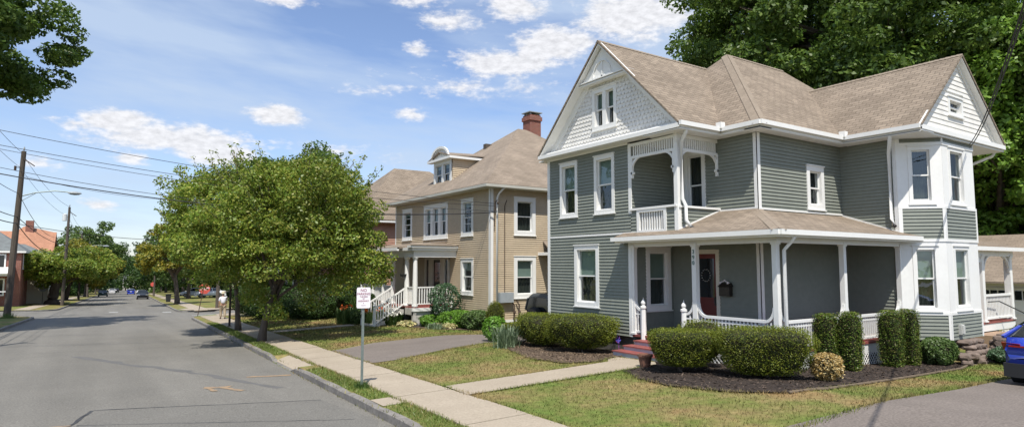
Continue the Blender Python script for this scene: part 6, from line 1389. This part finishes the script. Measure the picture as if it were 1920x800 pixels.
    for fx in (-.31, .31):
        for sgn in (-1, 1):
            b = B(); yy = sgn * (hw - .10); X_ = fx * L_; k = 18; i0_ = len(b.v)
            for (r0, dy) in ((wr * .62, -.1), (wr * .96, -.11), (wr, -.08), (wr, .08), (wr * .96, .11), (wr * .62, .1)):
                for j in range(k): a = 2 * math.pi * j / k; b.v.append((X_ + r0 * math.cos(a), yy + dy, wr + r0 * math.sin(a)))
            for q in range(5):
                for j in range(k): b.f.append((q * k + j, q * k + (j + 1) % k, (q + 1) * k + (j + 1) % k, (q + 1) * k + j))
            b.f.append(tuple(range(k))); b.f.append(tuple(5 * k + j for j in range(k))[::-1]); wo_ = b.build('wheel', tyre, t)
            b = B(); ys_ = yy + sgn * .112
            for j in range(5): a = 2 * math.pi * j / 5; b.beam((X_, ys_, wr), (X_ + wr * .6 * math.cos(a), ys_, wr + wr * .6 * math.sin(a)), .05, .02, up=(0, 1, 0))
            for j in range(16): a, c2 = 2 * math.pi * j / 16, 2 * math.pi * (j + 1) / 16; b.beam((X_ + wr * .6 * math.cos(a), ys_, wr + wr * .6 * math.sin(a)), (X_ + wr * .6 * math.cos(c2), ys_, wr + wr * .6 * math.sin(c2)), .03, .03, up=(0, 1, 0))
            b.build('rim', rimm, wo_)
    be0 = prof[1][2] * h
    for sgn in (-1, 1):
        b = B(); b.hexa([(-.478 * L_, sgn * hw * .55, be0 - .20), (-.47 * L_, sgn * hw * .93, be0 - .20), (-.43 * L_, sgn * hw * .985, be0 - .16), (-.43 * L_, sgn * hw * .55, be0 - .16), (-.507 * L_, sgn * hw * .55, be0 - .05), (-.49 * L_, sgn * hw * .93, be0 - .05), (-.43 * L_, sgn * hw * .99, be0 - .04), (-.43 * L_, sgn * hw * .55, be0 - .04)]); b.build('tail_lamp', tail, t)
        b = B(); zz = prof[-3][2] * h; b.hexa([(.486 * L_, sgn * hw * .5, zz - .16), (.47 * L_, sgn * hw * .9, zz - .16), (.42 * L_, sgn * hw * .97, zz - .10), (.42 * L_, sgn * hw * .5, zz - .10), (.492 * L_, sgn * hw * .5, zz - .05), (.474 * L_, sgn * hw * .9, zz - .05), (.42 * L_, sgn * hw * .97, zz - .02), (.42 * L_, sgn * hw * .5, zz - .02)]); b.build('headlight', headl, t)
        b = B(); b.box(.13 * L_, .17 * L_, min(sgn * hw, sgn * (hw + .16)), max(sgn * hw, sgn * (hw + .16)), (prof[6][2] + .02) * h, (prof[6][2] + .11) * h); b.build('mirror', body, t)
    b = B(); b.box(-.507 * L_, -.44 * L_, -hw * .88, hw * .88, .17 * h, .36 * h); b.box(.44 * L_, .507 * L_, -hw * .86, hw * .86, .15 * h, .30 * h); b.build('bumper', plast if kind != 'sedan' else body, t)
    b = B(); b.box(-.512 * L_, -.505 * L_, -.22, .22, be0 - .22, be0 - .08); b.build('number_plate', signwhite, t)
    if spare:
        b = B(); k = 20; zc = .50 * h
        for (r0, dx) in ((.05, -.30), (.25, -.31), (.33, -.28), (.36, -.22), (.36, -.06), (.30, .0)):
            for j in range(k): a = 2 * math.pi * j / k; b.v.append((-.5 * L_ + dx, r0 * math.cos(a), zc + r0 * math.sin(a)))
        for q in range(5):
            for j in range(k): b.f.append((q * k + j, q * k + (j + 1) % k, (q + 1) * k + (j + 1) % k, (q + 1) * k + j))
        b.f.append(tuple(range(k))); b.build('spare_wheel', tyre, t)
    return t
sl = math.atan(.027)
hd_ = math.pi / 2 - SU
# blue crossover at the right edge, tail towards the camera side
bc = car('crossover_car', 'bright blue crossover parked in the driveway at the right edge', 18.55, 4.58, gz(18.3, 4.5) - .0, R_(-2), p_blue, 4.6, 1.86, 1.50, 'cross')
b = B(); b.hexa([(-1.98, -.74, 1.07), (-1.98, .74, 1.07), (-1.6, .70, 1.09), (-1.6, -.70, 1.09), (-2.12, -.72, 1.10), (-2.12, .72, 1.10), (-1.6, .68, 1.14), (-1.6, -.68, 1.14)]); b.build('spoiler', plast, bc)
b = B(); b.beam((-2.33, -.7, .90), (-2.33, .7, .90), .03, .035, up=(0, 0, 1)); b.build('lamp_strip', tail, bc)
car('offroad_car', 'dark boxy off-road car with a spare wheel on its rear door, between the houses', 17.15, 20.55, gz(17, 20.5) + .02, R_(-1), p_dark, 4.4, 1.82, 1.80, 'suv', spare=True)
def street_car(name, label, u, v, body, kind, away=True, **k):
    x, y = W(u, v); car(name, label, x, y, -.027 * u + .006, hd_ if away else hd_ + math.pi, body, kind=kind, slope=sl if away else -sl, group='cars along the far street', **k)
street_car('parked_car', 'black car parked at the right kerb, nearest of the distant row', 131, 2.6, p_black, 'suv', False, H=1.6)
street_car('parked_car', 'dark blue car parked just behind the black one on the right', 142, 2.8, p_blue, 'sedan', False)
street_car('parked_car', 'white car parked third in the right kerb row', 156, 2.9, p_white, 'suv', False)
street_car('moving_car', 'blue car driving away in the middle of the distant street', 200, 1.2, p_blue, 'sedan')
street_car('parked_car', 'dark green car parked alone at the left kerb', 172, -4.4, paint('green_car_paint', (.03, .10, .09)), 'sedan')
street_car('parked_car', 'white car far down the left kerb', 232, -3.6, p_white, 'sedan')
street_car('parked_car', 'silver car at the far left kerb behind the white one', 250, -4.0, p_silver, 'suv')
street_car('parked_car', 'dark car farthest down the left side', 275, -3.0, p_black, 'suv')
for k, (u, v, h_) in enumerate(((112, 11.6, 0), (117, 9.9, .1))):
    x, y = W(u, v); car('parked_car', ['white car parked on the lot right of the thin corner tree, in front', 'white car parked on the lot partly behind the tree trunk'][k], x, y, gz(x, y) + .1, R_(178 - 8 * k), p_white, kind='suv' if k != 0 else 'sedan', group='cars on the lot across the side street')
for k, (x, y) in enumerate(((-9.5, 112), (-12.5, 116))):
    car('parked_car', ['white car half hidden under the green tree on the left', 'white car behind the one under the green tree'][k], x, y, -2.6, R_(10), p_white, kind='sedan', group='cars behind the left street tree')

# ------------------------------------------------------------------ the walking person
def skin_mesh(name, pts, edges, rad, m, parent, sub=2):
    me = bpy.data.meshes.new(name); me.from_pydata(pts, edges, []); me.materials.append(m); o = bpy.data.objects.new(name, me); col.objects.link(o); o.parent = parent
    mod = o.modifiers.new('skin', 'SKIN'); mod.use_smooth_shade = True
    for i, r in enumerate(rad):
        r = r if isinstance(r, tuple) else (r, r); me.skin_vertices[0].data[i].radius = r
    me.skin_vertices[0].data[0].use_root = True; s = o.modifiers.new('sub', 'SUBSURF'); s.levels = s.render_levels = sub
    dg_ = bpy.context.evaluated_depsgraph_get(); m2 = bpy.data.meshes.new_from_object(o.evaluated_get(dg_)); o.modifiers.clear(); o.data = m2; return o
x, y = 7.28, 45.4
pt = thing('person', 'person in white shirt, khaki trousers and pale hat walking away on the sidewalk', 'person', (x, y, gz(x, y) + .02), world=False); pt.rotation_euler = (0, 0, hd_)
# local +x = walking direction
J = [(0, 0, .95), (0, 0, 1.12), (.02, 0, 1.36), (.03, 0, 1.48), (.05, 0, 1.56), (.06, 0, 1.68), (0, .10, .90), (.10, .11, .50), (.06, .11, .10), (.17, .12, .04), (0, -.10, .90), (-.06, -.11, .50), (-.20, -.11, .13), (-.10, -.12, .05),
     (.02, .18, 1.40), (-.02, .23, 1.12), (.05, .24, .88), (.07, .24, .80), (.02, -.18, 1.40), (.05, -.23, 1.13), (.16, -.22, .92), (.20, -.21, .85)]
E_ = [(0, 1), (1, 2), (2, 3), (3, 4), (4, 5), (0, 6), (6, 7), (7, 8), (8, 9), (0, 10), (10, 11), (11, 12), (12, 13), (2, 14), (14, 15), (15, 16), (16, 17), (2, 18), (18, 19), (19, 20), (20, 21)]
Rr = [.13, .14, .15, .06, .075, .085, .085, .06, .04, .035, .085, .06, .04, .035, .055, .042, .032, .025, .055, .042, .032, .025]
skin_mesh('body', J, E_, Rr, skin, pt)
skin_mesh('shirt', [(0, 0, .97), (0, 0, 1.16), (.02, 0, 1.38), (.03, 0, 1.46), (.02, .18, 1.41), (-.01, .235, 1.16), (.02, -.18, 1.41), (.04, -.235, 1.16)], [(0, 1), (1, 2), (2, 3), (2, 4), (4, 5), (2, 6), (6, 7)], [(.20, .16), (.20, .17), (.19, .15), .09, .085, .065, .085, .065], shirt, pt)
skin_mesh('trousers', [(0, 0, .98), (0, .10, .88), (.10, .11, .50), (.06, .11, .12), (0, -.10, .88), (-.06, -.11, .50), (-.19, -.11, .15)], [(0, 1), (1, 2), (2, 3), (0, 4), (4, 5), (5, 6)], [.165, .12, .095, .08, .12, .095, .08], khaki, pt)
skin_mesh('shoes', [(.04, .11, .05), (.16, .12, .045), (.24, .12, .04)], [(0, 1), (1, 2)], [.055, .05, .035], plast, pt); skin_mesh('shoes', [(-.24, -.11, .10), (-.14, -.12, .06), (-.05, -.12, .05)], [(0, 1), (1, 2)], [.055, .05, .035], plast, pt)
b = B(); b.lathe((.06, 0, 1.66), [(.17, -.01), (.11, .03), (.105, .10), (.08, .15), (.02, .165)], 14); b.build('hat', capm, pt, smooth=True)
b = B()
for sgn in (1, -1):
    hx, hy, hz = (.07, .24, .79) if sgn > 0 else (.21, -.21, .84)
    for j in range(5): b.tube([(hx, hy + .012 * (j - 2), hz), (hx + .03, hy + .014 * (j - 2), hz - .04), (hx + .02, hy + .013 * (j - 2), hz - .08 + .01 * abs(j - 2))], [.011, .010, .008], 6)
b.build('fingers', skin, pt, smooth=True)
